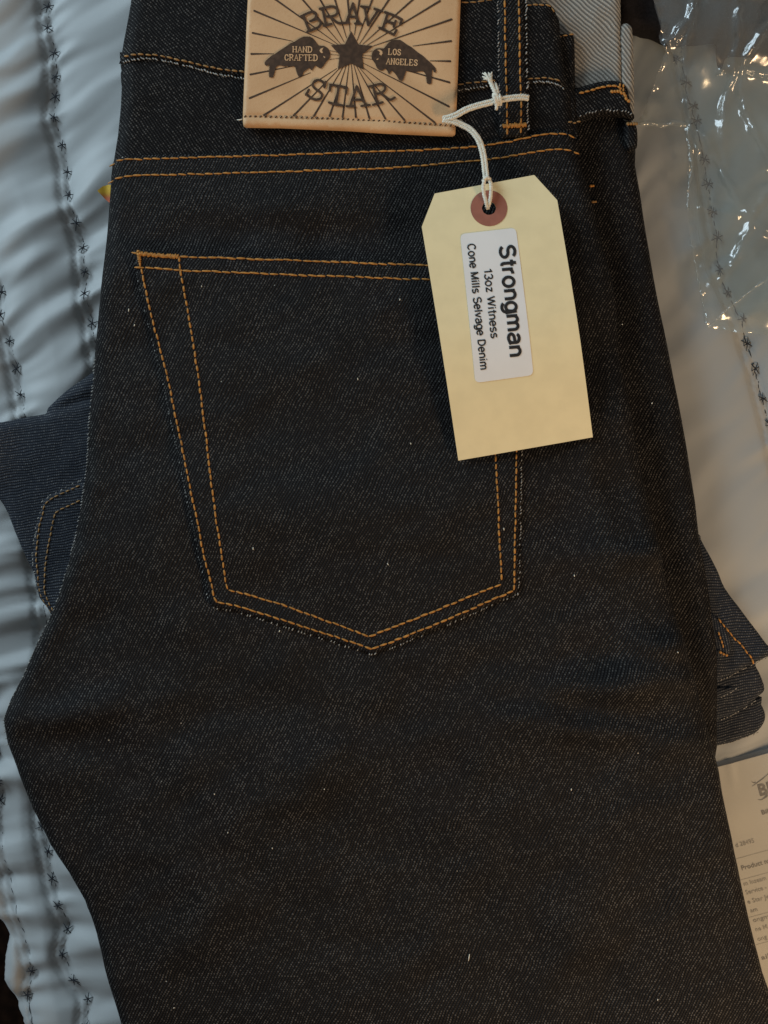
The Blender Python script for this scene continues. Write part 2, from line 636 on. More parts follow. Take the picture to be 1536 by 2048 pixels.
pair2 = root("jeans", "dark blue denim jeans lying crosswise, mostly hidden under the tagged pair", "jeans")


def left_extra(px, py):
    c = seg_dist(px, py, [(82, 828), (129, 812), (184, 795)], False)
    return -0.0016 * np.exp(-(c / 9.0) ** 2) + 0.002 * np.exp(-((py - 900) / 80.0) ** 2)


ZL = 0.0135
left_zf = puff(ZL, 0.004, 22, 0.006, 0.0016, 90, left_extra)
sheet("leg_panel", smooth(LEFT_U[:14], n=3) + LEFT_U[14:], ZL, left_zf, 7, DENIM2, pair2, skirt=0.006, ang=8)
PK2 = [(170, 965), (113, 985), (88, 1000), (74, 1050), (66, 1114), (69, 1170), (76, 1196), (104, 1236), (190, 1250), (190, 965)]


def lz(px, py):
    px = np.atleast_1d(np.asarray(px, float)); py = np.atleast_1d(np.asarray(py, float))
    return left_zf(px, py, seg_dist(px, py, LEFT_U))


pk2_zf = lambda px, py, d: lz(px, py) + 0.0011 - 0.0008 * np.clip(1 - d / 6, 0, 1) ** 2 + 0.0012 * (1 - sstep(0, 14, seg_dist(px, py, LEFT_U)))
sheet("pocket", PK2, ZL, pk2_zf, 6, DENIM2, pair2, skirt=lambda x, y: float(lz(x, y)[0]) - 0.0005, ang=8)

for nm, poly, zt, an in (("folded_ply", RIGHT_C, 0.0105, 14), ("folded_ply", RIGHT_B, 0.0135, 12), ("folded_ply", RIGHT_A, 0.0165, 4)):
    sheet(nm, smooth(poly, True, 3), zt, puff(zt, 0, 12, 0.003, 0.0010, 45), 6, DENIM2, pair2, skirt=max(zt - 0.007, 0.006), ang=an)
sheet("folded_ply", [(1400, 1372), (1472, 1374), (1474, 1378), (1443, 1396), (1400, 1410)], 0.0145,
      puff(0.0148, 0, 8, 0.001, 0.0004, 30), 6, DENIM2, pair2, skirt=0.012, ang=16)
sheet("belt_loop", smooth([(1420, 1228), (1437, 1240), (1458, 1270), (1463, 1300), (1446, 1312), (1420, 1300)], True, 3), 0.0185,
      puff(0.0185, 0, 7, 0.001, 0.0004, 30), 5, DENIM2, pair2, skirt=0.0155, ang=100)


# ------------------------------------------------------------------ stitches
def stitch_line(name, path, zf, z0, parent, mat=None, pitch=17.0, frac=0.86, width=4.2, height=3.6, wob=0.7, rot=4.0, seed=1):
    rr = random.Random(seed)
    P = resample(path, pitch)
    items = []
    for i in range(len(P) - 1):
        (ax, ay), (bx, by) = P[i], P[i + 1]
        cx, cy = (ax + bx) / 2 + rr.uniform(-wob, wob), (ay + by) / 2 + rr.uniform(-wob, wob)
        a = math.atan2(by - ay, bx - ax) + math.radians(rr.uniform(-rot, rot) + 3)
        z = float(np.atleast_1d(zf(np.array([cx]), np.array([cy])))[0])
        items.append((cx, cy, z + 0.25 * height * S(z0), math.cos(a), math.sin(a), pitch * frac * rr.uniform(0.92, 1.08),
                      width * rr.uniform(0.85, 1.12), height))
    v, f = capsules(items, z0)
    return link(name, v, f, mat or THREAD, parent)


def fleck_line(path, zf, z0, parent, ang, density=0.6, seed=5, size=1.0, spread=3.0):
    rr = random.Random(seed)
    items = []
    for (x, y) in resample(path, 6.2):
        if rr.random() > density:
            continue
        x += rr.uniform(-spread, spread) * 0.6; y += rr.uniform(-spread, spread) * 0.6
        z = float(np.atleast_1d(zf(np.array([x]), np.array([y])))[0])
        a = math.radians(-ang + rr.uniform(-15, 15))
        items.append((x, y, z + 0.00015, math.cos(a), math.sin(a), rr.uniform(3.5, 6.5) * size, rr.uniform(1.6, 2.6) * size, 1.6))
    v, f = capsules(items, z0, 5)
    o = link("edge_weft", v, f, FLECK, parent)
    o["kind"] = "stuff"
    return o


def pk2z(px, py):
    return lz(px, py) + 0.0012


stitch_line("seam_stitching", [(164, 970), (113, 993), (92, 1007), (80, 1051), (73, 1114), (77, 1169), (80, 1192), (103, 1227)], pk2z, ZL, pair2, THREAD_TAN, 12, 0.8, 3.4, 3)
stitch_line("seam_stitching", [(164, 1000), (113, 1024), (101, 1075), (92, 1130), (88, 1184), (108, 1224)], pk2z, ZL, pair2, THREAD_TAN, 12, 0.8, 3.4, 3)
fleck_line([(164, 962), (113, 984), (88, 1000), (74, 1050), (67, 1114), (71, 1180)], pk2z, ZL, pair2, 60, 0.7, 3)
rz = lambda px, py: np.full(np.shape(px), 0.0172)
stitch_line("seam_stitching", smooth([(1436, 1236), (1462, 1270), (1484, 1292), (1504, 1319), (1506, 1327)]), rz, 0.0165, pair2, THREAD, 12, 0.95, 4.0, 3.5)
stitch_line("seam_stitching", [(1436, 1262), (1442, 1282), (1446, 1296)], lambda a, b: np.full(np.shape(a), 0.0192), 0.0185, pair2, THREAD, 9, 0.9, 4, 3)
stitch_line("bar_tack", [(1438, 1302), (1448, 1309), (1455, 1311)], lambda a, b: np.full(np.shape(a), 0.0192), 0.0185, pair2, THREAD, 6, 1.2, 6, 4)
for pth, zz in (([(1443, 1360), (1480, 1342), (1509, 1327), (1536, 1314)], 0.0145), ([(1443, 1440), (1484, 1420), (1509, 1403)], 0.0118),
                ([(1443, 1395), (1472, 1378)], 0.0150), ([(1443, 1490), (1484, 1478), (1514, 1466)], 0.0085)):
    fleck_line(pth, lambda a, b, zz=zz: np.full(np.shape(a), zz), zz, pair2, 30, 0.9, 9, 1.0, 1.5)

# ------------------------------------------------------------------ the front pair
jeans = root("jeans", "dark indigo raw denim jeans, folded, with leather patch and tagged back pocket", "jeans")
TOPL = [(262, -70), (258, 0), (247, 60), (240, 120), (236, 140), (238, 165), (236, 205), (230, 262), (222, 312), (217, 355),
        (214, 400), (208, 480), (200, 560), (190, 640), (183, 720), (176, 800), (170, 880), (165, 960), (158, 1005), (149, 1060),
        (134, 1125), (114, 1190), (93, 1240), (68, 1290), (42, 1350), (16, 1402), (4, 1440), (10, 1490), (31, 1550), (60, 1620),
        (94, 1690), (134, 1752), (165, 1808), (188, 1875), (205, 1940), (222, 2000), (240, 2060), (262, 2140), (350, 2520)]
TOPR = [(1780, 2520), (1620, 2140), (1578, 2060), (1544, 1990), (1530, 1951), (1516, 1896), (1496, 1813), (1477, 1721), (1463, 1657), (1449, 1591),
        (1443, 1545), (1428, 1490), (1407, 1416), (1390, 1355), (1368, 1270), (1347, 1200), (1332, 1148), (1314, 1055), (1298, 985),
        (1277, 890), (1258, 790), (1243, 700), (1235, 593), (1226, 548), (1208, 490), (1190, 412), (1172, 345), (1160, 300),
        (1153, 235), (1148, 180), (1138, 120), (1128, 60), (1122, 20), (1118, -70)]
TOP = TOPL + TOPR
ZT = 0.036
WRINK = [  # x, y, angle(deg, image), half length, half width, amplitude mm
    (1290, 1105, 8, 90, 44, 4.2), (1335, 1290, 8, 75, 32, 4.4), (1255, 1362, -4, 150, 36, 5.0), (1180, 1455, 8, 210, 32, 3.6),
    (1000, 1490, 4, 260, 40, 1.2), (660, 1030, -8, 260, 70, 3.0), (150, 1425, -6, 170, 34, 3.0), (90, 1545, 20, 120, 40, 1.6),
    (330, 1370, -14, 150, 46, 1.4), (620, 470, 3, 260, 34, -2.0), (520, 400, -3, 260, 45, 1.3), (1140, 640, 78, 160, 42, 1.4),
    (1180, 950, 74, 170, 36, 1.5), (470, 1640, -30, 260, 70, 1.8), (850, 1700, 12, 300, 80, -1.4), (1250, 1620, 30, 200, 60, 1.6),
    (620, 1420, 10, 260, 50, -1.2), (300, 1000, 80, 220, 40, 1.0), (720, 760, 10, 260, 90, 1.2), (380, 1850, -60, 220, 60, 1.4),
    (1150, 1880, -70, 220, 60, 1.5), (1040, 1230, 30, 140, 40, -1.3),
]


def wrinkles(px, py):
    z = 0
    for (x, y, a, L, w, h) in WRINK:
        c, s = math.cos(math.radians(a)), math.sin(math.radians(a))
        u = (px - x) * c + (py - y) * s
        v = -(px - x) * s + (py - y) * c + 14 * vnoise(px / 60 + x, py / 60)
        z = z + h * 0.0014 * np.exp(-(u / L) ** 2) * np.exp(-(v / w) ** 2)
    return z


def topz(px, py):
    px = np.atleast_1d(np.asarray(px, float)); py = np.atleast_1d(np.asarray(py, float))
    d = seg_dist(px, py, TOP)
    R = 34.0
    t = np.clip(1 - d / R, 0, 1)
    calm = 0.35 + 0.65 * sstep(320, 500, py)
    # the leg sags towards the bed away from the thick folded seat
    z = ZT - 0.0065 * (1 - np.sqrt(np.clip(1 - t * t, 0, 1))) + calm * (0.0040 * fbm(px / 200, py / 140, 3)) + wrinkles(px, py) * calm
    return z


def under_bottom(x, y):
    for poly in (LEFT_U, RIGHT_A, RIGHT_B, RIGHT_C):
        if inside(np.array([float(x)]), np.array([float(y)]), poly)[0]:
            return 0.0185
    if y > 1480 and x > 1400:
        return 0.012
    return 0.009


# lower plies of the folded front half, showing along the right
LOW = [(1000, -70), (1240, -70), (1244, 120), (1262, 226), (1270, 240), (1274, 256), (1276, 290), (1275, 325), (1285, 378), (1299, 472), (1312, 553), (1328, 633),
       (1342, 700), (1362, 800), (1380, 900), (1396, 1000), (1404, 1074), (1416, 1135), (1428, 1209), (1436, 1270), (1440, 1319),
       (1443, 1420), (1444, 1500), (1436, 1560), (1300, 1600), (1000, 1600)]
ZB = 0.0235


def low_extra(px, py):
    # a long soft valley beside the upper layer
    c = seg_dist(px, py, [(1165, 300), (1200, 420), (1240, 600), (1290, 880), (1350, 1160), (1420, 1440)], False)
    return -0.0025 * np.exp(-(c / 34.0) ** 2) - 0.004 * sstep(1350, 1560, py) - 0.003 * (1 - sstep(1000, 1140, px))


low_zf = puff(ZB, 0, 26, 0.006, 0.0016, 110, low_extra)
sheet("front_panel", LOW, ZB, low_zf, 8, DENIM, jeans, skirt=under_bottom, ang=62)


def lowz(px, py):
    px = np.atleast_1d(np.asarray(px, float)); py = np.atleast_1d(np.asarray(py, float))
    return low_zf(px, py, seg_dist(px, py, LOW))


# pale inside of the cloth and the far waistband
INS = [(1020, -70), (1242, -70), (1244, 0), (1246, 60), (1248, 150), (1246, 215), (1150, 215), (1020, 120)]
sheet("inside_facing", INS, 0.030, puff(0.0285, 0, 14, 0.003, 0.0012, 60), 7, DENIM_IN, jeans, skirt=0.024, ang=-42)
INS2 = [(1238, 62), (1246, 46), (1258, 46), (1266, 62), (1268, 140), (1268, 226), (1244, 230), (1240, 140)]
sheet("inside_facing", smooth(INS2, True, 3), 0.027, puff(0.0275, 0, 9, 0.002, 0.0006, 40), 5, DENIM_IN, jeans, skirt=0.020, ang=-52)
WB2 = [(1120, 186), (1157, 173), (1200, 161), (1238, 160), (1256, 176), (1262, 212), (1270, 234), (1240, 228), (1200, 227), (1155, 242), (1120, 250)]
wb2_zf = puff(0.0325, 0, 10, 0.0022, 0.0008, 50)
sheet("waistband_end", smooth(WB2, True, 3), 0.032, wb2_zf, 5, DENIM, jeans, skirt=0.0262, ang=-50)
z32 = lambda a, b: np.full(np.shape(a), 0.0326)
stitch_line("seam_stitching", smooth([(1158, 187), (1180, 182), (1205, 175), (1232, 173), (1244, 178)]), z32, 0.032, jeans, THREAD, 11, 1.05, 5.0, 5)
stitch_line("bar_tack", smooth([(1222, 183), (1240, 185), (1250, 192), (1256, 204)]), z32, 0.032, jeans, THREAD, 5, 1.5, 7, 5, 1.5, 20)
stitch_line("bar_tack", [(1240, 166), (1240, 182)], z32, 0.032, jeans, THREAD, 8, 1.0, 4, 4)
stitch_line("bar_tack", [(1247, 168), (1246, 184)], z32, 0.032, jeans, THREAD, 8, 1.0, 4, 4)
fleck_line(smooth([(1160, 232), (1200, 222), (1240, 222), (1262, 228)]), z32, 0.032, jeans, 45, 0.8, 21)
LOOP2 = [(1250, 244), (1268, 246), (1275, 256), (1276, 286), (1271, 297), (1254, 296)]
sheet("belt_loop", smooth(LOOP2, True, 3), 0.028, puff(0.0285, 0, 8, 0.002, 0.0003, 30), 4, DENIM, jeans, skirt=0.021, ang=-60)
stitch_line("bar_tack", [(1253, 248), (1274, 249)], lambda a, b: np.full(np.shape(a), 0.0288), 0.028, jeans, THREAD_TAN, 5, 1.4, 8, 5)
stitch_line("bar_tack", [(1182, 369), (1189, 369)], lowz, ZB, jeans, THREAD, 7, 1.1, 6, 6)
stitch_line("bar_tack", [(1186, 401), (1194, 401)], lowz, ZB, jeans, THREAD_TAN, 7, 1.1, 6, 6)

# stepped plies of the near waistband
sheet("waistband_ply", [(1090, 66), (1146, 64), (1150, 76), (1152, 175), (1160, 305), (1090, 305)], 0.0335,
      puff(0.0335, 0, 8, 0.002, 0.0006, 50), 6, DENIM, jeans, skirt=0.0290, ang=-55)
stitch_line("seam_stitching", [(1112, 74), (1148, 68)], lambda a, b: np.full(np.shape(a), 0.0337), 0.0335, jeans, THREAD_TAN, 13, 0.85, 4, 4)

# seat panel, yoke, waistband of the upper layer
L1 = smooth([(216, 331), (240, 321), (300, 319), (450, 314), (600, 310), (760, 304), (900, 298), (1000, 288), (1060, 275), (1100, 269), (1138, 270), (1150, 276)])
L2 = smooth([(214, 364), (240, 355), (300, 351), (450, 348), (600, 344), (760, 338), (900, 327), (1000, 317), (1080, 303), (1130, 300), (1160, 307)])
PAN = [(1160, 266), (1138, 261), (1100, 260), (1060, 266), (1000, 279), (900, 289), (760, 295), (600, 301), (450, 305), (300, 310), (240, 312), (222, 318)] + \
      [p for p in TOPL if p[1] > 320] + [p for p in TOPR if p[1] > 270]


def panel_z(px, py):
    return topz(px, py) + 0.0012


def edge_soft(base, off, R, drop, edge):
    """cloth piece lying on 'base', its sewn edge rolled over"""
    def f(px, py, d):
        de = seg_dist(px, py, edge, False)
        t = np.clip(1 - de / R, 0, 1)
        return base(px, py) + off - drop * (1 - np.sqrt(np.clip(1 - t * t, 0, 1)))
    return f


sheet("seat_panel", PAN, ZT, edge_soft(topz, 0.0012, 9, 0.0011, PAN[:12]), 8, DENIM, jeans, skirt=under_bottom, ang=64)
WB_EDGE = [(232, 122), (300, 118), (360, 130), (430, 148), (500, 161), (700, 176), (920, 186), (985, 176), (1060, 168), (1110, 168), (1150, 178)]
YOKE = [(237, 100), (300, 100), (500, 140), (700, 150), (920, 160), (1110, 150), (1147, 165), (1152, 230), (1159, 290), (1138, 300), (1100, 300), (1000, 310), (760, 320), (450, 330), (300, 335), (221, 336), (222, 312), (230, 262), (236, 205), (238, 165)]
sheet("yoke", YOKE, ZT, lambda x, y, d: topz(x, y), 8, DENIM, jeans, skirt=0.031, ang=-52)
WBND = [(262, -70), (258, 0), (247, 60), (240, 112)] + [(236, 124)] + WB_EDGE[1:-1] + [(1132, 172), (1126, 120), (1118, 40), (1112, 30), (1108, 20), (1100, 13), (1090, 10), (1046, 12), (1046, -70)]
sheet("waistband", WBND, ZT, edge_soft(topz, 0.0020, 12, 0.0016, WB_EDGE), 8, DENIM, jeans, skirt=0.0335, ang=-47)
wz = lambda x, y: topz(x, y) + 0.0019
stitch_line("seam_stitching", smooth([(246, 113), (270, 112), (310, 113), (345, 120), (380, 127), (420, 137), (460, 144), (492, 148)]), wz, ZT, jeans, THREAD_TAN, 15, 0.8, 4.0, 4, seed=2)
stitch_line("seam_stitching", smooth([(914, 172), (960, 166), (992, 163)]), wz, ZT, jeans, THREAD_TAN, 15, 0.9, 3.2, 3, seed=3)
stitch_line("seam_stitching", smooth([(1054, 161), (1090, 158), (1120, 164)]), wz, ZT, jeans, THREAD_TAN, 13, 0.9, 3.4, 3, seed=4)
fleck_line(smooth([(240, 124), (300, 119), (360, 131), (430, 149), (490, 160)]), lambda x, y: topz(x, y) + 0.0012, ZT, jeans, -40, 0.95, 6, 1.35, 2)
fleck_line(smooth([(918, 182), (985, 173)]), lambda x, y: topz(x, y) + 0.0014, ZT, jeans, -40, 0.8, 7, 1.1, 2)
fleck_line(smooth([(1056, 168), (1100, 166), (1126, 178)]), lambda x, y: topz(x, y) + 0.0014, ZT, jeans, -40, 0.95, 8, 1.4, 2)
stitch_line("seam_stitching", smooth([(905, 8), (945, 9), (985, 3)]), wz, ZT, jeans, THREAD_TAN, 17, 0.9, 3.4, 3, seed=5)
stitch_line("seam_stitching", smooth([(1050, 14), (1085, 13), (1102, 17), (1108, 26)]), wz, ZT, jeans, THREAD_TAN, 14, 0.9, 4, 3, seed=6)
stitch_line("seam_stitching", L1, panel_z, ZT, jeans, THREAD, 18, 1.04, 3.8, 3.4, seed=7)
stitch_line("seam_stitching", L2, panel_z, ZT, jeans, THREAD, 18, 1.04, 3.9, 3.4, seed=8)
stitch_line("seam_stitching", [(1136, 244), (1164, 240)], lambda x, y: topz(x, y) + 0.0008, ZT, jeans, THREAD_TAN, 9, 0.9, 3.6, 3, seed=9)

# belt loop over the waistband
LOOP = [(992, -70), (1046, -70), (1050, 60), (1053, 180), (1055, 268), (1050, 276), (1004, 278), (998, 270), (996, 120)]
loop_zf = lambda x, y, d: topz(x, y) + 0.0040 - 0.0014 * np.clip(1 - d / 9, 0, 1) ** 2 - 0.0012 * sstep(225, 275, y)
sheet("belt_loop", LOOP, ZT, loop_zf, 5, DENIM, jeans, skirt=lambda x, y: float(topz(x, y)[0]) - 0.0005, ang=58)
lpz = lambda x, y: topz(x, y) + 0.0040 - 0.0012 * sstep(225, 275, y)
stitch_line("seam_stitching", [(1006, -60), (1008, 60), (1011, 160), (1013, 274)], lpz, ZT, jeans, THREAD, 17, 0.85, 4.2, 4, seed=10)
stitch_line("seam_stitching", [(1034, -60), (1037, 60), (1039, 160), (1041, 272)], lpz, ZT, jeans, THREAD, 17, 0.85, 4.2, 4, seed=11)


def bar_tack(a, b, zf, z0, thick, parent, n, mat=None, seed=1):
    rr = random.Random(seed)
    items = []
    for k in range(n):
        t = (k + 0.5) / n
        x, y = a[0] + (b[0] - a[0]) * t, a[1] + (b[1] - a[1]) * t
        nx, ny = -(b[1] - a[1]), (b[0] - a[0])
        z = float(np.atleast_1d(zf(np.array([x]), np.array([y])))[0])
        an = math.atan2(ny, nx) + rr.uniform(-0.35, 0.35)
        items.append((x, y + rr.uniform(-1, 1), z + 0.0004, math.cos(an), math.sin(an), thick * rr.uniform(0.85, 1.25), 4.2, 5))
    v, f = capsules(items, z0)
    return link("bar_tack", v, f, mat or THREAD, parent)


bar_tack((1004, 256), (1051, 254), lpz, ZT, 9, jeans, 16, None, 3)
fleck_line([(1050, 0), (1052, 120), (1055, 262)], lambda x, y: topz(x, y) + 0.0034, ZT, jeans, 55, 0.75, 12, 1.2, 2.5)
fleck_line([(994, 10), (996, 120), (999, 262)], lambda x, y: topz(x, y) + 0.0034, ZT, jeans, 55, 0.6, 13, 1.1, 2.5)

# back pocket
PO = [(282, 512), (288, 545), (298, 593), (309, 647), (323, 702), (338, 758), (353, 830), (370, 910), (386, 985), (400, 1050),
      (410, 1110), (421, 1152), (430, 1200), (436, 1204), (466, 1209), (550, 1234), (640, 1263), (744, 1297), (800, 1276), (882, 1242),
      (960, 1209), (1027, 1181), (1027, 1127), (1029, 1036), (1031, 903), (1036, 780), (1044, 640), (1050, 546)]
PI_ = [(361, 516), (367, 560), (377, 616), (386, 668), (400, 760), (410, 840), (420, 920), (429, 990), (437, 1050), (445, 1104),
       (452, 1161), (457, 1179), (472, 1182), (505, 1191), (565, 1209), (639, 1236), (738, 1272), (820, 1240), (910, 1204), (1002, 1167),
       (1002, 1161), (997, 1073), (989, 911), (990, 780), (996, 640), (1000, 546)]
PTOP1 = [(268, 511), (300, 515), (361, 518), (500, 521), (700, 528), (860, 535), (1056, 545)]
PTOP2 = [(275, 541), (300, 540), (367, 546), (500, 550), (700, 556), (860, 564), (1050, 573)]
POCKET = [(272, 504), (277, 545), (287, 594), (298, 648), (312, 703), (327, 760), (342, 832), (359, 912), (375, 987), (389, 1052),
          (399, 1112), (410, 1156), (419, 1205), (430, 1215), (464, 1220), (548, 1246), (638, 1275), (742, 1310), (806, 1286),
          (886, 1252), (964, 1219), (1036, 1188), (1038, 1127), (1040, 1036), (1042, 903), (1047, 780), (1055, 640), (1061, 540),
          (860, 526), (700, 519), (500, 512), (361, 509)]


def pocket_zf(px, py, d):
    # the pocket bag stands a little away from the seat, most at its open top and left edge
    bag = 0.0010 * sstep(0, 160, d) + 0.0014 * np.exp(-((py - 560) / 70.0) ** 2) + 0.0012 * sstep(520, 380, px)
    return topz(px, py) + 0.0030 + bag - 0.0013 * np.clip(1 - d / 8, 0, 1) ** 2


def pockz(px, py):
    return pocket_zf(px, py, seg_dist(px, py, POCKET))


sheet("back_pocket", POCKET, ZT, pocket_zf, 8, DENIM, jeans, skirt=lambda x, y: float(topz(x, y)[0]) + 0.0004, ang=63)
stitch_line("pocket_stitching", PTOP1, pockz, ZT, jeans, THREAD, 19, 1.06, 4.2, 3.4, seed=20)
stitch_line("pocket_stitching", PTOP2, pockz, ZT, jeans, THREAD, 19, 1.06, 4.2, 3.4, seed=21)
for k, pth in enumerate((PO[:14], PO[13:18], PO[17:22], PO[21:], PI_[:13], PI_[12:17], PI_[16:20], PI_[20:])):
    flat = k in (1, 2, 5, 6)
    stitch_line("pocket_stitching", pth, pockz, ZT, jeans, THREAD, 16 if flat else 14.5, 0.97 if flat else 0.88, 4.2, 3.6, seed=30 + k)
bar_tack((284, 513), (360, 518), pockz, ZT, 9, jeans, 30, None, 5)
bar_tack((281, 505), (285, 530), pockz, ZT, 7, jeans, 8, None, 6)
fleck_line(POCKET[1:13], lambda x, y: topz(x, y) + 0.0022, ZT, jeans, 60, 0.75, 40, 1.0, 2.5)
fleck_line(POCKET[13:22], lambda x, y: topz(x, y) + 0.0022, ZT, jeans, 60, 0.65, 41, 0.95, 2.0)
fleck_line(POCKET[21:28], lambda x, y: topz(x, y) + 0.0022, ZT, jeans, 60, 0.7, 42, 0.95, 2.0)
fleck_line([(t[0] + 3, t[1]) for t in TOPL[14:28]], lambda x, y: topz(x, y) + 0.0014, ZT, jeans, 40, 0.75, 43, 1.0, 2.0)

# lint caught on the leg
rr = random.Random(12)
lint = []
for k in range(26):
    x, y = rr.uniform(250, 1350), rr.uniform(560, 2030)
    if k == 0:
        x, y = 939, 1908
    z = float(panel_z(x, y)[0]) + 0.0003
    if inside(np.array([x]), np.array([y]), POCKET)[0]:
        z = float(pockz(np.array([x]), np.array([y]))[0]) + 0.0003
    a, L = rr.uniform(1.0, 2.1), (14 if k == 0 else rr.uniform(2, 6))
    lint.append(tube([W(x + math.cos(a) * L * t, y + math.sin(a) * L * t, z, ZT) for t in (0, 0.5, 1)], [0.00016, 0.00022, 0.00012], 4))
v, f = merge(lint)
o = link("lint", v, f, STRING, jeans)
o["kind"] = "stuff"

# ------------------------------------------------------------------ leather patch
PATCH = [(496, -16), (494, 20), (491, 90), (488, 160), (485, 235), (486, 249), (490, 251), (560, 252), (630, 255), (700, 258), (770, 263), (840, 266), (906, 269), (911, 266),
         (914, 200), (917, 120), (920, 40), (922, -16)]
patch_flat = lambda px, py: 0.0412 + 0.0007 * fbm(px / 150 + 4, py / 120, 2)


def patch_zf(px, py, d):
    st = seg_dist(px, py, [(485, 232), (600, 234), (760, 241), (915, 251)], False)
    return patch_flat(px, py) - 0.0007 * np.exp(-(st / 3.2) ** 2) - 0.0009 * np.clip(1 - d / 5, 0, 1) ** 2 + 0.0003 * vnoise(px / 8, py / 8) * np.exp(-d / 6)


patch = sheet("leather_patch", PATCH, 0.0412, patch_zf, 5, LEATHER, jeans, skirt=0.0375, hard=False)
ZP = 0.0412


def ribbon(path, widths, zoff, zf, z0):
    P = resample(path, 3.0) if len(path) > 1 else np.array(path)
    n = len(P)
    w = np.interp(np.linspace(0, 1, n), np.linspace(0, 1, len(widths)), widths)
    verts, faces = [], []
    s = S(z0)
    z = zf(P[:, 0], P[:, 1]) + zoff

    def put(x, y, zz):
        verts.append(((x - 768) * s, (1024 - y) * s, zz))
    for i in range(n):
        t = P[min(i + 1, n - 1)] - P[max(i - 1, 0)]
        t = t / (np.hypot(*t) + 1e-9)
        nx, ny = -t[1], t[0]
        put(P[i, 0] + nx * w[i] / 2, P[i, 1] + ny * w[i] / 2, z[i])
        put(P[i, 0] - nx * w[i] / 2, P[i, 1] - ny * w[i] / 2, z[i])
    for i in range(n - 1):
        faces.append((2 * i, 2 * i + 1, 2 * i + 3, 2 * i + 2))
    for e, (i, sg) in enumerate(((0, -1), (n - 1, 1))):     # round ends
        t = (P[1] - P[0]) if i == 0 else (P[-1] - P[-2])
        a0 = math.atan2(t[1], t[0]) + (math.pi if i == 0 else 0)
        b = len(verts)
        for k in range(6):
            a = a0 - math.pi / 2 + math.pi * k / 5
            put(P[i, 0] + math.cos(a) * w[i] / 2, P[i, 1] + math.sin(a) * w[i] / 2, z[i])
        faces.append(tuple(range(b, b + 6)))
    return verts, faces


def fix_up(vf):
    V, F = vf
    out = []
    for f in F:
        a, b, c = V[f[0]], V[f[1]], V[f[2]]
        if (b[0] - a[0]) * (c[1] - a[1]) - (b[1] - a[1]) * (c[0] - a[0]) < 0:
            f = f[::-1]
        out.append(f)
    return V, out


C0 = lambda x, y: (440 + x / 2.954, y / 2.954)
RAYS = [[C0(203, 65), C0(690, 270)], [C0(193, 195), C0(430, 245)], [C0(185, 318), C0(318, 318)], [C0(180, 440), C0(440, 390)],
        [C0(175, 580), C0(535, 430)], [C0(260, 680), C0(690, 405)], [C0(435, 682), C0(712, 398)], [C0(555, 685), C0(730, 392)],
        [C0(648, 686), C0(746, 388)], [C0(725, 693), C0(762, 380)], [C0(803, 693), C0(776, 378)], [C0(883, 700), C0(790, 384)],
        [C0(977, 702), C0(806, 390)], [C0(1090, 710), C0(822, 398)], [C0(1268, 722), C0(844, 398)], [C0(1352, 628), C0(845, 372)],
        [C0(1355, 487), C0(1010, 390)], [C0(1360, 362), C0(1240, 360)], [C0(1365, 243), C0(1140, 272)], [C0(1368, 115), C0(895, 275)],
        [(880, 2), (735, 90)], [(836, -10), (726, 88)], [(784, -10), (719, 88)], [(748, -10), (714, 82)], [(720.5, -10), (709, 70)],
        [(694.8, -10), (700, 63)], [(667, -10), (693, 76)], [(635, -10), (688, 84)], [(597, -10), (681, 88)], [(538, -10), (676, 89)],
        [C0(650, 300), C0(692, 308)], [C0(652, 322), C0(704, 326)], [C0(648, 352), C0(706, 344)],
        [C0(900, 300), C0(850, 312)], [C0(896, 330), C0(838, 326)], [C0(905, 352), C0(842, 340)]]
for k, (a, b) in enumerate(RAYS):
    short = k >= 30
    w0 = 1.0 if short else 4.0
    v, f = fix_up(ribbon([a, b], [w0, w0 * 0.62, 1.1], 0.00006 + 0.000004 * k, patch_flat, ZP))
    link("ray", v, f, STAMP, patch, False)


def flat_poly(pts, zoff, zf, z0, mat, name, parent):
    dn = densify(pts, 4)
    vo, _, fo, *_ = delaunay_2d_cdt([Vector(p) for p in dn], [(i, (i + 1) % len(dn)) for i in range(len(dn))], [], 1, 1e-5)
    s = S(z0)
    P = np.array([tuple(v) for v in vo])
    z = zf(P[:, 0], P[:, 1]) + zoff
    V = [((x - 768) * s, (1024 - y) * s, zz) for (x, y), zz in zip(P, z)]
    V, F = fix_up((V, [tuple(f) for f in fo]))
    return link(name, V, F, mat, parent, False)


flat_poly([C0(*p) for p in [(775, 185), (818, 264), (905, 272), (840, 322), (848, 412), (775, 376), (697, 410), (707, 326), (655, 268), (738, 262)]],
          0.00030, patch_flat, ZP, STAMP, "star_emblem", patch)
C1 = lambda x, y: (515 + x / 9.6, 50 + y / 9.6)
C2 = lambda x, y: (735 + x / 9.6, 60 + y / 9.6)
BL = [(890, 230), (1000, 228), (1060, 255), (1110, 310), (1175, 405), (1280, 405), (1350, 445), (1390, 520), (1395, 600), (1370, 660),
      (1330, 700), (1300, 745), (1250, 810), (1230, 835), (1190, 830), (1150, 810), (1125, 785), (1100, 800), (1045, 880), (1020, 860),
      (1000, 825), (940, 870), (885, 910), (865, 970), (800, 1015), (770, 960), (745, 880), (725, 810), (700, 800), (600, 805),
      (565, 790), (530, 805), (500, 795), (430, 780), (390, 785), (355, 820), (340, 870), (320, 950), (300, 1010), (225, 1010),
      (222, 930), (228, 830), (232, 740), (200, 780), (170, 790), (140, 765), (140, 715), (180, 670), (280, 585), (330, 565),
      (420, 500), (540, 425), (640, 355), (720, 325), (800, 270)]
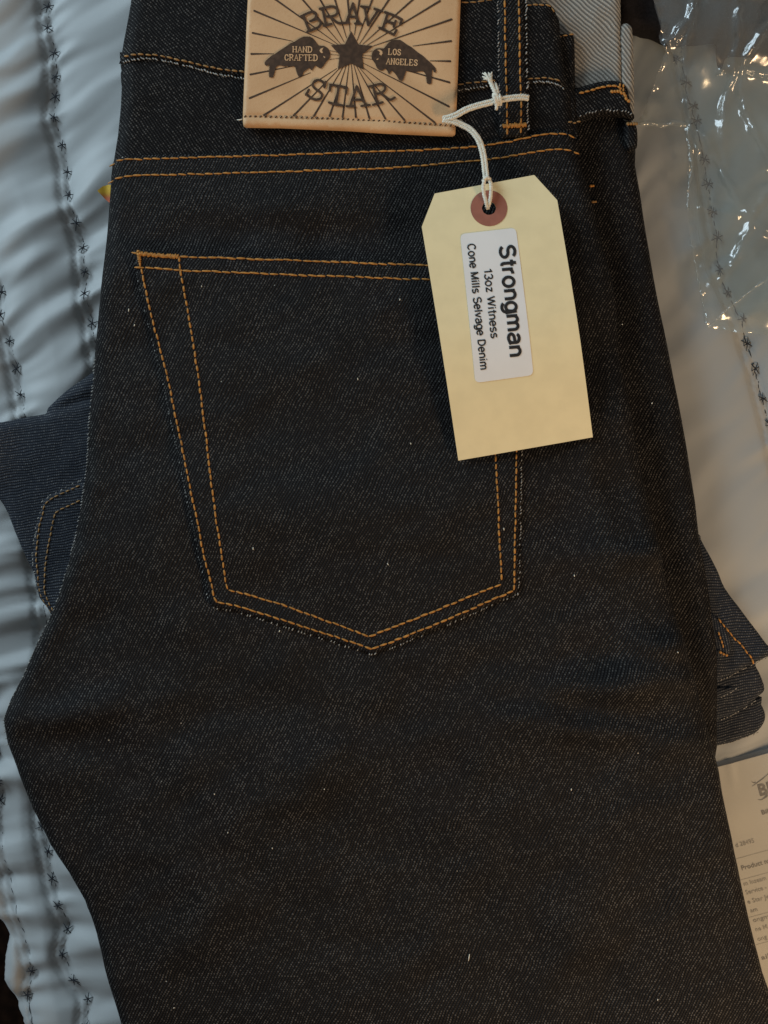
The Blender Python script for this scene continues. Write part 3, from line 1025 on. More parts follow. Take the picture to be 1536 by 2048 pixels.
BR = [(550, 190), (630, 195), (700, 240), (760, 285), (850, 335), (950, 420), (1000, 455), (1080, 510), (1150, 580), (1200, 620),
      (1260, 680), (1305, 730), (1318, 790), (1300, 825), (1270, 810), (1262, 760), (1250, 735), (1240, 790), (1235, 900), (1228, 1030),
      (1180, 1045), (1140, 1025), (1130, 950), (1125, 880), (1100, 820), (1060, 795), (1000, 795), (930, 810), (860, 800), (800, 790),
      (740, 790), (720, 850), (690, 940), (660, 985), (600, 960), (570, 890), (530, 840), (480, 790), (460, 785), (440, 820),
      (410, 855), (385, 790), (350, 740), (320, 750), (280, 780), (220, 770), (180, 730), (150, 650), (115, 600), (85, 560), (80, 500),
      (90, 440), (120, 390), (180, 355), (250, 350), (315, 355), (350, 310), (400, 250), (460, 205)]
flat_poly([C1(*p) for p in BL], 0.00032, patch_flat, ZP, STAMP, "bison_emblem", patch)
flat_poly([C2(*p) for p in BR], 0.00032, patch_flat, ZP, STAMP, "bison_emblem", patch)
flat_poly([C1(*p) for p in [(1270, 440), (1215, 460), (1192, 495), (1205, 530), (1240, 550), (1258, 530), (1240, 505), (1248, 475)]], 0.00042, patch_flat, ZP, LEATHER, "horn", patch)
flat_poly([C1(*p) for p in [(1265, 600), (1300, 620), (1298, 640), (1268, 622)]], 0.00042, patch_flat, ZP, LEATHER, "eye", patch)
flat_poly([C2(*p) for p in [(185, 385), (240, 380), (280, 410), (290, 450), (265, 495), (225, 465), (240, 440), (225, 410)]], 0.00042, patch_flat, ZP, LEATHER, "horn", patch)
flat_poly([C2(*p) for p in [(170, 565), (210, 540), (205, 570), (180, 578)]], 0.00042, patch_flat, ZP, LEATHER, "eye", patch)


def letter(strokes, conv, width, zoff, mat, name="letter"):
    parts = []
    for i, st in enumerate(strokes):
        p = [conv(*q) for q in st]
        if len(p) > 3:
            p = smooth(p, n=4)
        parts.append(ribbon(p, [width, width], zoff + 0.00001 * i, patch_flat, ZP))
    v, f = fix_up(merge(parts))
    return link(name, v, f, mat, patch, False)


C3 = lambda x, y: (590 + x / 6.678, y / 6.678)
C4 = lambda x, y: (590 + x / 6.678, 140 + y / 6.678)
LB = [[(112, 215), (190, 410)], [(80, 228), (180, 180), (240, 165), (280, 185), (280, 235), (250, 270), (205, 290)],
      [(205, 290), (290, 262), (330, 275), (345, 315), (325, 360), (270, 390), (168, 430)]]
LR = [[(332, 125), (400, 110), (480, 92), (545, 104), (570, 150), (555, 195), (500, 222), (430, 226)], [(372, 120), (415, 340)],
      [(388, 350), (488, 325)], [(470, 226), (540, 290), (590, 314), (645, 308)]]
LA = [[(775, 52), (690, 300)], [(775, 52), (852, 312)], [(715, 230), (830, 230)], [(650, 314), (722, 306)], [(804, 320), (884, 323)]]
LV = [[(886, 92), (990, 102)], [(932, 102), (978, 340)], [(978, 340), (1112, 142)], [(1062, 122), (1160, 155)]]
LE = [[(1238, 188), (1172, 388)], [(1202, 166), (1310, 205), (1428, 265)], [(1428, 265), (1405, 325)], [(1210, 288), (1325, 318)], [(1345, 285), (1318, 362)],
      [(1128, 375), (1240, 428), (1322, 468)], [(1322, 468), (1355, 408)]]
for L in (LB, LR, LA, LV, LE):
    letter(L, C3, 5.2, 0.00046, STAMP)
TS = [[(412, 162), (392, 235)], [(402, 205), (370, 160), (310, 138), (258, 158), (238, 205), (270, 255), (330, 292), (362, 335), (345, 382), (290, 398), (220, 380), (165, 335)],
      [(187, 268), (148, 335)]]
TT = [[(470, 200), (590, 218), (693, 240)], [(476, 200), (466, 278)], [(690, 240), (682, 315)], [(588, 218), (548, 462)], [(455, 438), (540, 465), (635, 478)]]
TA = [[(825, 222), (738, 482)], [(825, 222), (948, 482)], [(770, 402), (915, 402)], [(690, 488), (800, 490)], [(888, 486), (998, 472)]]
TR = [[(988, 226), (1050, 212), (1130, 192), (1190, 206), (1205, 250), (1182, 290), (1130, 315), (1070, 325)], [(1042, 218), (1105, 460)], [(1042, 470), (1170, 436)],
      [(1140, 312), (1220, 372), (1275, 402), (1332, 372)]]
for L in (TS, TT, TA, TR):
    letter(L, C4, 4.9, 0.00046, STAMP)

GLY = {  # slab letters on a unit body, y up
    'H': [[(.12, 0), (.12, 1)], [(.62, 0), (.62, 1)], [(.12, .5), (.62, .5)], [(0, 0), (.24, 0)], [(.5, 0), (.74, 0)], [(0, 1), (.24, 1)], [(.5, 1), (.74, 1)]],
    'A': [[(.08, 0), (.38, 1)], [(.38, 1), (.68, 0)], [(.2, .36), (.56, .36)], [(0, 0), (.2, 0)], [(.54, 0), (.78, 0)]],
    'N': [[(.12, 0), (.12, 1)], [(.12, 1), (.62, 0)], [(.62, 0), (.62, 1)], [(0, 0), (.24, 0)], [(.5, 1), (.74, 1)]],
    'D': [[(.12, 0), (.12, 1)], [(0, 1), (.4, 1), (.62, .8), (.66, .5), (.62, .2), (.4, 0), (0, 0)]],
    'C': [[(.62, .72), (.55, .92), (.36, 1), (.14, .85), (.08, .5), (.14, .15), (.36, 0), (.58, .1), (.64, .28)]],
    'R': [[(.12, 0), (.12, 1)], [(0, 1), (.4, 1), (.6, .9), (.6, .64), (.4, .5), (.12, .5)], [(.36, .5), (.68, 0)], [(0, 0), (.24, 0)]],
    'F': [[(.12, 0), (.12, 1)], [(0, 1), (.62, 1)], [(.62, 1), (.62, .78)], [(.12, .5), (.42, .5)], [(0, 0), (.26, 0)]],
    'T': [[(.36, 0), (.36, 1)], [(0, 1), (.72, 1)], [(0, 1), (0, .78)], [(.72, 1), (.72, .78)], [(.24, 0), (.48, 0)]],
    'E': [[(.12, 0), (.12, 1)], [(0, 1), (.6, 1)], [(.6, 1), (.6, .8)], [(.12, .5), (.44, .5)], [(0, 0), (.62, 0)], [(.62, 0), (.62, .22)]],
    'L': [[(.12, 0), (.12, 1)], [(0, 0), (.6, 0)], [(.6, 0), (.6, .24)], [(0, 1), (.26, 1)]],
    'O': [[(.37, 1), (.14, .85), (.08, .5), (.14, .15), (.37, 0), (.6, .15), (.66, .5), (.6, .85), (.37, 1)]],
    'S': [[(.6, .78), (.5, .95), (.3, 1), (.12, .86), (.14, .64), (.5, .42), (.62, .2), (.46, .02), (.22, .02), (.06, .22)]],
    'G': [[(.62, .74), (.52, .94), (.34, 1), (.14, .85), (.08, .5), (.14, .15), (.36, 0), (.58, .1), (.6, .42)], [(.4, .42), (.7, .42)]],
}


def word(txt, a, b, hpx, conv, mat, zoff):
    """txt from baseline start a to end b (crop px), letters hpx high"""
    n = len(txt)
    dx, dy = (b[0] - a[0]), (b[1] - a[1])
    L = math.hypot(dx, dy)
    ux, uy = dx / L, dy / L
    adv = L / n
    parts = []
    for k, ch in enumerate(txt):
        for i, st in enumerate(GLY[ch]):
            pts = [(a[0] + ux * (k + (q[0] / 0.82)) * adv * 1.0 + uy * q[1] * hpx, a[1] + uy * (k + (q[0] / 0.82)) * adv - ux * q[1] * hpx) for q in st]
            p = [conv(*q) for q in pts]
            if len(p) > 3:
                p = smooth(p, n=3)
            vert = abs(st[0][0] - st[-1][0]) < 0.2 and len(st) == 2 and abs(st[0][1] - st[1][1]) > 0.5
            wd = 2.1 if (vert or len(st) > 3) else 1.2
            parts.append(ribbon(p, [wd, wd], zoff + 0.000004 * i, patch_flat, ZP))
    v, f = fix_up(merge(parts))
    link("lettering", v, f, mat, patch, False)


word("HAND", (672, 528), (1062, 532), 105, C1, LEATHER, 0.00044)
word("CRAFTED", (520, 688), (1165, 692), 112, C1, LEATHER, 0.00044)
word("LOS", (395, 474), (655, 488), 112, C2, LEATHER, 0.00044)
word("ANGELES", (355, 655), (975, 690), 112, C2, LEATHER, 0.00044)

# needle holes and thread along the patch
rr = random.Random(4)
items = []
for i, (x, y) in enumerate(resample([(490, 232), (600, 234), (760, 241), (912, 251)], 10.4)):
    items.append((x, y, 0.0412 - 0.0004, 0.8, -0.6, 6.5, 3.0, 2.4))
v, f = capsules(items, ZP, 5)
link("stitch_holes", v, f, STAMP, patch)
stitch_line("patch_stitching", [(488, 236), (600, 238), (760, 245), (912, 255)], lambda x, y: patch_flat(x, y) - 0.0007, ZP, patch,
            plain("pale_thread", (0.48, 0.30, 0.15), 0.7), 10.4, 0.7, 2.4, 2.4)
v, f = tube([W(484, 237, 0.0400, ZP), W(478, 238, 0.0398, ZP), W(473, 237.5, 0.0395, ZP)], [0.0003, 0.00025, 0.00015], 5)
link("thread_end", v, f, STRING, patch)

# ------------------------------------------------------------------ yellow scrap poking out on the left
flap = [(196, 383), (206, 373), (216, 369), (250, 372), (250, 408), (217, 404), (210, 398)]


def flap_mat():
    t = NT("yellow_orange_print")
    tc = t.n("ShaderNodeTexCoord")
    sp = t.n("ShaderNodeSeparateXYZ")
    t.l(tc.outputs["Object"], sp.inputs[0])
    y0 = (1024 - 388) * S(0.02)
    f = t.ss(sp.outputs[1], y0 - 0.0022, y0 + 0.0012)
    t.l(t.mix(f, (0.60, 0.16, 0.08), (0.72, 0.46, 0.05)), t.bsdf.inputs["Base Color"])
    t.bsdf.inputs["Roughness"].default_value = 0.5
    return t.m


fl = sheet("paper_flap", flap, 0.020, lambda x, y, d: 0.0196 + 0.0006 * vnoise(x / 20, y / 20) + 0.002 * sstep(215, 196, x), 5, flap_mat(), None, skirt=0.0188, hard=True)
fl["label"] = "small pointed yellow and orange paper flap poking out from under the jeans edge"
fl["category"] = "paper"

# ------------------------------------------------------------------ hang tag
tag = root("hang_tag", "manila card hang tag with white sticker and string lying on the back pocket", "tag")
TAG = [(869, 389), (1068, 351), (1113, 403), (1187, 874), (917, 921), (843, 457)]
HOLE, RH, RR_ = (977, 419), 14.0, 36.5
ax_ = np.array([74.0, 463.0]); ax_ /= np.hypot(*ax_)


def tagz(px, py):
    v = ((np.asarray(px, float) - 969) * ax_[0] + (np.asarray(py, float) - 370) * ax_[1]) / 540.0
    u = ((np.asarray(px, float) - 969) * -ax_[1] + (np.asarray(py, float) - 370) * ax_[0]) / 270.0
    return 0.0455 + 0.0082 * np.clip(v, -0.2, 1.2) * (1.22 - np.clip(v, -0.2, 1.2)) * 1.6 - 0.0070 * sstep(0.50, 1.15, v) + 0.0010 * (u + 0.5) ** 2


def holed_sheet(name, outline, holes, z0, zf, step, mat, parent, th):
    loops = [densify(outline, step)] + [[(h[0] + h[2] * math.cos(2 * math.pi * k / 40), h[1] + h[2] * math.sin(2 * math.pi * k / 40)) for k in range(40)] for h in holes]
    pts, edges = [], []
    for lp in loops:
        b = len(pts)
        pts += lp
        edges += [(b + i, b + (i + 1) % len(lp)) for i in range(len(lp))]
    xs = [p[0] for p in loops[0]]; ys = [p[1] for p in loops[0]]
    gx, gy = np.meshgrid(np.arange(min(xs), max(xs), step), np.arange(min(ys), max(ys), step))
    gx, gy = gx.ravel(), gy.ravel()
    k = inside(gx, gy, outline) & (seg_dist(gx, gy, outline) > step * 0.5)
    for h in holes:
        k &= np.hypot(gx - h[0], gy - h[1]) > h[2] + step * 0.3
    pts += list(zip(gx[k], gy[k]))
    vo, _, fo, ov, _, _ = delaunay_2d_cdt([Vector(p) for p in pts], edges, [], 1, 1e-5)
    P = np.array([tuple(v) for v in vo])
    s = S(z0)
    z = zf(P[:, 0], P[:, 1])
    V = [((x - 768) * s, (1024 - y) * s, zz) for (x, y), zz in zip(P, z)]
    F = []
    for f in fo:
        c = P[list(f)].mean(0)
        if any(math.hypot(c[0] - h[0], c[1] - h[1]) < h[2] * 0.98 for h in holes):
            continue
        F.append(tuple(f))
    V, F = fix_up((V, F))
    n = len(V)
    V2 = V + [(a, b, c - th) for a, b, c in V]
    F2 = F + [tuple(i + n for i in f[::-1]) for f in F]
    cnt = {}
    for f in F:
        for i in range(len(f)):
            e = (f[i], f[(i + 1) % len(f)])
            cnt[e] = 1
    for (a, b) in list(cnt):
        if (b, a) not in cnt:
            k0 = len(V2)
            V2 += [V2[a], V2[b], V2[b + n], V2[a + n]]
            F2.append((k0 + 1, k0, k0 + 3, k0 + 2))
    return link(name, V2, F2, mat, parent, True)


ZG = 0.0445
holed_sheet("card", TAG, [(HOLE[0], HOLE[1], RH)], ZG, tagz, 9, MANILA, tag, 0.00035)
ring_o = [(HOLE[0] + RR_ * math.cos(2 * math.pi * k / 48), HOLE[1] + RR_ * math.sin(2 * math.pi * k / 48)) for k in range(48)]
holed_sheet("eyelet_ring", ring_o, [(HOLE[0], HOLE[1], RH)], ZG, lambda x, y: tagz(x, y) + 0.00016, 6, RING, tag, 0.00012)


def round_poly(pts, r):
    out = []
    m = len(pts)
    for i in range(m):
        p0, p, p1 = (np.array(pts[(i + k) % m], float) for k in (-1, 0, 1))
        a = p + (p0 - p) / np.hypot(*(p0 - p)) * r
        b = p + (p1 - p) / np.hypot(*(p1 - p)) * r
        for k in range(6):
            t = k / 5
            out.append(tuple((1 - t) ** 2 * a + 2 * t * (1 - t) * p + t * t * b))
    return out


stk = round_poly([(919, 472), (1030, 459), (1065, 752), (949, 768)], 11)
sticker = holed_sheet("sticker", stk, [], ZG, lambda x, y: tagz(x, y) + 0.00018, 8, STICKER, tag, 0.0001)


def text_mesh(txt, bold=0.0):
    cu = bpy.data.curves.new("txt", 'FONT')
    cu.body = txt
    cu.size = 1.0
    cu.offset = bold
    cu.fill_mode = 'FRONT'
    cu.resolution_u = 3
    o = bpy.data.objects.new("txt", cu)
    COL.objects.link(o)
    bpy.context.view_layer.update()
    me = bpy.data.meshes.new_from_object(o.evaluated_get(bpy.context.evaluated_depsgraph_get()))
    V = np.array([tuple(v.co) for v in me.vertices])
    F = [tuple(p.vertices) for p in me.polygons]
    bpy.data.objects.remove(o)
    bpy.data.curves.remove(cu)
    bpy.data.meshes.remove(me)
    return V, F


def put_text(txt, a, b, cap, zf, z0, zoff, mat, parent, name="lettering", bold=0.0, side=1, length=None):
    """baseline from a to b in photo px; cap = capital height in px; side: 1 letters rise to the left of a->b (image up)"""
    V, F = text_mesh(txt, bold)
    x0, x1 = V[:, 0].min(), V[:, 0].max()
    ref, _ = text_mesh("H")
    ch = ref[:, 1].max()
    u = np.array([b[0] - a[0], b[1] - a[1]], float)
    L = np.hypot(*u)
    u /= L
    up = np.array([u[1], -u[0]])
    P = np.array(a) + np.outer((V[:, 0] - x0) / (x1 - x0) * L, u) + np.outer(V[:, 1] / ch * cap, up)
    s = S(z0)
    z = zf(P[:, 0], P[:, 1]) + zoff
    W_ = [((x - 768) * s, (1024 - y) * s, zz) for (x, y), zz in zip(P, z)]
    W_, F = fix_up((W_, F))
    return link(name, W_, F, mat, parent, False)


def arc(cx, cy, rx, ry, a0, a1, n=10):
    return [(cx + rx * math.cos(math.radians(a0 + (a1 - a0) * k / n)), cy + ry * math.sin(math.radians(a0 + (a1 - a0) * k / n))) for k in range(n + 1)]


# plain grotesque letters as pen strokes: width, strokes (capitals 1 high, x-height .74)
SANS = {
    'S': (.70, [arc(.35, .755, .27, .245, 20, 265, 10) + arc(.35, .265, .29, .265, 85, -160, 10)]),
    't': (.36, [[(.20, 1.0), (.20, .16)] + arc(.30, .14, .10, .13, 180, 285, 4), [(.03, .70), (.36, .70)]]),
    'r': (.40, [[(.10, 0), (.10, .74)], [(.10, .44)] + arc(.32, .44, .22, .27, 170, 80, 5)]),
    'o': (.62, [arc(.31, .37, .25, .37, 90, 450, 20)]),
    'n': (.60, [[(.10, 0), (.10, .74)], [(.10, .42)] + arc(.31, .46, .21, .27, 170, 0, 8) + [(.52, 0)]]),
    'g': (.62, [arc(.30, .37, .24, .36, 90, 450, 20), [(.54, .74), (.54, -.04)] + arc(.31, -.04, .23, .22, 0, -160, 8)]),
    'm': (.92, [[(.10, 0), (.10, .74)], [(.10, .42)] + arc(.28, .48, .18, .25, 170, 0, 8) + [(.46, 0)], [(.46, .42)] + arc(.64, .48, .18, .25, 170, 0, 8) + [(.82, 0)]]),
    'a': (.60, [arc(.30, .54, .22, .20, 160, 0, 7) + [(.52, .12), (.57, .01)], arc(.28, .21, .22, .20, 80, 330, 10) + [(.50, .18)], [(.52, .44), (.30, .41)]]),
    '1': (.50, [[(.33, 0), (.33, 1.0)], [(.33, .98), (.22, .84), (.08, .78)]]),
    '3': (.60, [arc(.28, .75, .22, .24, 160, -80, 9), arc(.28, .26, .25, .26, 90, -160, 10)]),
    'z': (.54, [[(.06, .70), (.48, .70)], [(.48, .70), (.06, .04)], [(.04, .04), (.51, .04)]]),
    'W': (1.0, [[(.04, 1.0), (.27, .02)], [(.27, .02), (.50, .98)], [(.50, .98), (.73, .02)], [(.73, .02), (.96, 1.0)]]),
    'i': (.25, [[(.12, 0), (.12, .74)], [(.12, .88), (.12, 1.0)]]),
    'l': (.25, [[(.12, 0), (.12, 1.0)]]),
    'e': (.60, [[(.06, .39), (.54, .39)] + arc(.30, .37, .24, .36, 5, 320, 16)]),
    's': (.55, [arc(.27, .55, .20, .17, 25, 262, 9) + arc(.27, .19, .22, .18, 82, -160, 9)]),
    'C': (.76, [arc(.39, .50, .32, .49, 38, 322, 18)]),
    'M': (.86, [[(.10, 0), (.10, 1.0)], [(.10, .98), (.43, .02)], [(.43, .02), (.76, .98)], [(.76, 0), (.76, 1.0)]]),
    'v': (.54, [[(.04, .74), (.27, .02)], [(.27, .02), (.50, .74)]]),
    'D': (.76, [[(.11, 0), (.11, 1.0)], [(.11, .95), (.36, .95)] + arc(.36, .50, .31, .45, 85, -85, 12) + [(.11, .05)]]),
    ' ': (.32, []),
}


def pen_text(txt, a, b, cap, pen, zf, z0, zoff, mat, parent):
    adv = sum(SANS[c][0] + .06 for c in txt)
    u = np.array([b[0] - a[0], b[1] - a[1]], float)
    L = np.hypot(*u)
    u /= L
    up = np.array([u[1], -u[0]])
    kx = L / adv
    parts, x = [], 0.0
    s = S(z0)
    for ch in txt:
        w, strokes = SANS[ch]
        for si, st in enumerate(strokes):
            P = np.array([np.array(a) + u * (x + q[0]) * kx + up * q[1] * cap for q in st])
            n = len(P)
            V, F = [], []
            closed = np.hypot(*(P[0] - P[-1])) < 0.3
            for i in range(n):
                p0, p1 = P[max(i - 1, 0)], P[min(i + 1, n - 1)]
                if closed and i in (0, n - 1):
                    p0, p1 = P[-2], P[1]
                t0 = P[i] - p0 if not (i == 0 and not closed) else p1 - P[i]
                t1 = p1 - P[i] if not (i == n - 1 and not closed) else P[i] - p0
                t0 = t0 / (np.hypot(*t0) + 1e-9); t1 = t1 / (np.hypot(*t1) + 1e-9)
                t = t0 + t1
                t /= np.hypot(*t) + 1e-9
                m = min(1.6, 1 / max(0.3, float(np.dot(t, t1))))
                nx = np.array([-t[1], t[0]]) * pen / 2 * m
                for q in (P[i] + nx, P[i] - nx):
                    zz = float(np.atleast_1d(zf(q[0], q[1]))[0]) + zoff + 0.000005 * si
                    V.append(((q[0] - 768) * s, (1024 - q[1]) * s, zz))
            for i in range(n - 1):
                F.append((2 * i, 2 * i + 1, 2 * i + 3, 2 * i + 2))
            parts.append((V, F))
        x += w + .06
    v, f = fix_up(merge(parts))
    return link("lettering", v, f, mat, parent, False)


C5 = lambda x, y: (820 + x / 3.3575, 330 + y / 3.3575)
pen_text("Strongman", C5(596, 556), C5(664, 1308), 29, 6.1, tagz, ZG, 0.00034, INK, sticker)
pen_text("13oz Witness", C5(490, 712), C5(538, 1182), 15.5, 2.7, tagz, ZG, 0.00034, INK, sticker)
pen_text("Cone Mills Selvage Denim", C5(381, 545), C5(468, 1390), 15.2, 2.7, tagz, ZG, 0.00034, INK, sticker)


# cotton string: pairs of twisted two-ply strands
def strand(path, r, turns_px=16.0, phase=0.0):
    P = np.array(resample(path, 0.0008))
    parts = []
    n = len(P)
    tang = np.gradient(P, axis=0)
    tang /= np.linalg.norm(tang, axis=1)[:, None] + 1e-12
    side = np.cross(tang, np.array([0, 0, 1.0]))
    side /= np.linalg.norm(side, axis=1)[:, None] + 1e-12
    up = np.cross(side, tang)
    L = np.concatenate([[0], np.cumsum(np.linalg.norm(np.diff(P, axis=0), axis=1))])
    for k in range(3):
        ph = L / (turns_px * S(ZG)) * 2 * math.pi + k * 2 * math.pi / 3 + phase
        Q = P + side * (np.cos(ph) * r * 0.5)[:, None] + up * (np.sin(ph) * r * 0.5)[:, None]
        parts.append(tube([tuple(q) for q in Q], r * 0.62, 6))
    return merge(parts)


C6 = lambda x, y: (860 + x / 3.2, y / 3.2)


def wpath(pts, zs, off=0.0, n=6):
    P = smooth([(*C6(*p), z) for p, z in zip(pts, zs)], n=n)
    P = np.array(P)
    if off:
        t = np.gradient(P[:, :2], axis=0)
        t /= np.linalg.norm(t, axis=1)[:, None] + 1e-9
        P[:, 0] += -t[:, 1] * off
        P[:, 1] += t[:, 0] * off
    return [((x - 768) * S(0.046), (1024 - y) * S(0.046), z) for x, y, z in P]


sr = 0.00082
down = [(85, 756), (150, 768), (205, 790), (262, 825), (308, 885), (332, 950), (345, 1020), (352, 1095), (358, 1160)]
dz = [0.0436, 0.0440, 0.0440, 0.0446, 0.0454, 0.0458, 0.0464, 0.0474, 0.0486]
up_ = [(85, 752), (160, 735), (230, 697), (310, 670), (400, 648), (440, 640), (530, 624), (590, 618), (632, 622)]
uz = [0.0436, 0.0448, 0.0450, 0.0450, 0.0452, 0.0462, 0.0456, 0.0452, 0.0448]
parts = []
for off, ph in ((-2.7, 0), (2.9, 1.7)):
    parts.append(strand(wpath(down, dz, off), sr, 15, ph))
    parts.append(strand(wpath(up_, uz, off), sr, 15, ph + 1))
# loop through the eyelet
lz0 = float(tagz(*HOLE))
parts.append(strand(wpath([(352, 1150), (338, 1190), (342, 1250), (358, 1308), (366, 1335)], [0.0486, lz0 + 0.0022, lz0 + 0.0018, lz0 + 0.0014, lz0 - 0.0012]), sr, 15, 0.4))
parts.append(strand(wpath([(368, 1150), (386, 1190), (386, 1250), (378, 1308), (370, 1335)], [0.0486, lz0 + 0.0022, lz0 + 0.0018, lz0 + 0.0014, lz0 - 0.0012]), sr, 15, 2.4))
# wrap above the loop, knot and tail
parts.append(strand(wpath([(338, 1165), (350, 1152), (372, 1152), (384, 1166)], [0.0478, 0.0498, 0.0498, 0.0478]), sr, 15, 0.4))
for k, (x0, x1) in enumerate(((418, 404), (432, 424), (446, 440))):
    parts.append(strand(wpath([(x0 + 4, 672), (x0 + 2, 650), (x1 + 4, 628), (x1 + 2, 606)], [0.0458, 0.0478, 0.0479, 0.0462]), sr * 1.05, 15, k))
parts.append(strand(wpath([(424, 640), (426, 672), (425, 702)], [0.0472, 0.0466, 0.0456]), sr * 0.9, 15, 0))
parts.append(strand(wpath([(428, 630), (412, 590), (396, 552), (384, 520), (372, 500)], [0.0478, 0.0474, 0.0468, 0.0464, 0.046]), sr * 1.15, 18, 0))
parts.append(strand(wpath([(432, 620), (428, 580), (422, 550), (416, 530)], [0.0474, 0.0470, 0.0462, 0.0456]), sr * 0.85, 18, 0))
rr = random.Random(9)
for k in range(30):       # frayed end
    ex, ey = rr.uniform(334, 400), rr.uniform(462, 522)
    if ex > 375:
        ey = rr.uniform(455, 490)
    parts.append(tube(wpath([(392 + rr.uniform(-8, 8), 540), (382 + rr.uniform(-10, 10), 512), (ex, ey)],
                            [0.0466, 0.0464 + rr.uniform(0, .001), 0.0455 + rr.uniform(0, 0.001)], 0, 3), [0.0004] * 6 + [0.00022], 5))
for k in range(70):       # loose fibres along the string
    pth = rr.choice((down, up_))
    i = rr.randrange(len(pth) - 1)
    t = rr.random()
    bx, by = pth[i][0] + (pth[i + 1][0] - pth[i][0]) * t, pth[i][1] + (pth[i + 1][1] - pth[i][1]) * t
    a = rr.uniform(0, 6.28)
    parts.append(tube(wpath([(bx, by), (bx + math.cos(a) * 12, by + math.sin(a) * 12), (bx + math.cos(a + .6) * 20, by + math.sin(a + .6) * 20)],
                            [0.0462, 0.0468, 0.0466], 0, 2), 0.00004, 3))
v, f = merge(parts)
link("string", v, f, STRING, tag)

# ------------------------------------------------------------------ packing slip in its sleeve, lower right
slip = root("packing_slip", "printed packing slip in a clear sleeve half covered by the jeans leg", "paper")
ZS = 0.0075
ca, sa = math.cos(math.radians(15.2)), math.sin(math.radians(15.2))
B8 = lambda x, y: (1444 + x * ca + y * sa, 1531 - x * sa + y * ca)
sl_z = lambda px, py: 0.0082 + 0.0006 * vnoise(px / 70, py / 70) + 0.0007 * np.exp(-(((px - 1463) * 0.98 + (py - 1545) * -0.17) / 5.0) ** 2) * sstep(1590, 1540, py)
sheet("paper", [B8(-90, 0), B8(300, 0), B8(300, 640), B8(-90, 640)], ZS, lambda x, y, d: sl_z(x, y), 9, PAPER, slip, skirt=0.0076, hard=True)
sheet("sleeve", [B8(-100, -10), B8(310, -10), B8(310, 652), B8(-100, 652)], ZS,
      lambda x, y, d: sl_z(x, y) + 0.0007 - 0.0004 * np.clip(1 - d / 10, 0, 1), 8, SLEEVE, slip, None)
C8 = lambda x, y: (1440 + x / 7.314, 1480 + y / 7.314)
C9 = lambda x, y: (1440 + x / 5.885, 1700 + y / 5.885)


def slip_line(txt, a, length, cap, mat, bold=0.0):
    put_text(txt, a, (a[0] + length * ca, a[1] - length * sa), cap, sl_z, ZS, 0.0002, mat, slip, bold=bold)


def slip_rule(a, L, mat=INK_PALE, w=0.6):
    v, f = fix_up(ribbon([a, (a[0] + L * ca, a[1] - L * sa)], [w, w], 0.00018, sl_z, ZS))
    link("rule", v, f, mat, slip, False)


slip_line("BRAVE", C8(582, 812), 92, 22, INK_GREY, 0.03)
slip_line("Bill", C8(610, 1088), 17, 8.5, INK_GREY, 0.02)
slip_line("d 28495", C8(232, 1568), 38, 8.5, INK_PALE)
slip_line("Product name", C8(318, 1900), 76, 9.0, INK_GREY, 0.008)
slip_line("m Inseam", C9(282, 418), 46, 8.5, INK_PALE, 0.004)
slip_line("Service -", C9(305, 522), 43, 8.5, INK_PALE, 0.006)
slip_line("e Star Jeans", C9(328, 632), 62, 8.5, INK_PALE, 0.006)
slip_line("am", C9(362, 735), 14, 8.5, INK_PALE, 0.004)
slip_line("ongman", C9(392, 848), 46, 8.5, INK_PALE, 0.004)
slip_line("ne M", C9(422, 955), 24, 8.5, INK_PALE, 0.004)
slip_line("ong", C9(446, 1068), 19, 8.5, INK_PALE, 0.0)
slip_line("ail", C9(490, 1290), 16, 9.0, INK_GREY, 0.004)
slip_rule(C8(230, 1735), 120)
slip_rule(C8(270, 2050), 120)
slip_rule(C9(340, 790), 120)
slip_rule(C9(420, 1112), 120)
for pts in ([(470, 670), (540, 620), (610, 570), (702, 490)], [(460, 600), (480, 622), (520, 612)], [(550, 865), (600, 870), (650, 830), (702, 765)],
            [(610, 862), (660, 838), (702, 800)]):
    v, f = fix_up(ribbon(smooth([C8(*p) for p in pts], n=4), [0.8, 1.6, 0.8], 0.0002, sl_z, ZS))
    link("flourish", v, f, INK_GREY, slip, False)

# ------------------------------------------------------------------ dark garment and plastic bag, upper right
GAR = [(1225, -90), (1236, 20), (1258, 54), (1285, 63), (1312, 69), (1345, 86), (1375, 82), (1400, 80), (1436, 76), (1440, 100), (1444, 124), (1452, 126), (1460, 106),
       (1490, 104), (1530, 108), (1640, 118), (1640, -90)]
g = sheet("garment", smooth(GAR, True, 3), 0.014, puff(0.015, 0, 22, 0.008, 0.004, 70), 8, GARMENT, None, skirt=0.007, ang=30)
g["label"] = "dark navy garment folded beneath and inside the clear plastic bag"
g["category"] = "garment"

bag = root("plastic_bag", "crumpled clear plastic bag lying on the quilt beside the jeans", "bag")
_cr = np.random.RandomState(5)
DIRS = [(a, l, p, w) for a, l, p, w in zip(_cr.uniform(0, math.pi, 15), _cr.uniform(38, 260, 15), _cr.uniform(0, 1, 15), _cr.uniform(0.6, 1.0, 15))]


def crumple(px, py):
    wx = px + 30 * vnoise(px / 90 + 31, py / 90); wy = py + 30 * vnoise(px / 80, py / 95 + 77)
    h = 0
    for a, l, p, w in DIRS:
        u = (wx * math.cos(a) + wy * math.sin(a)) / l + p
        tri = np.abs((u % 1.0) - 0.5) * 2
        h = h + w * l * tri ** 1.15
    return h / 1500.0


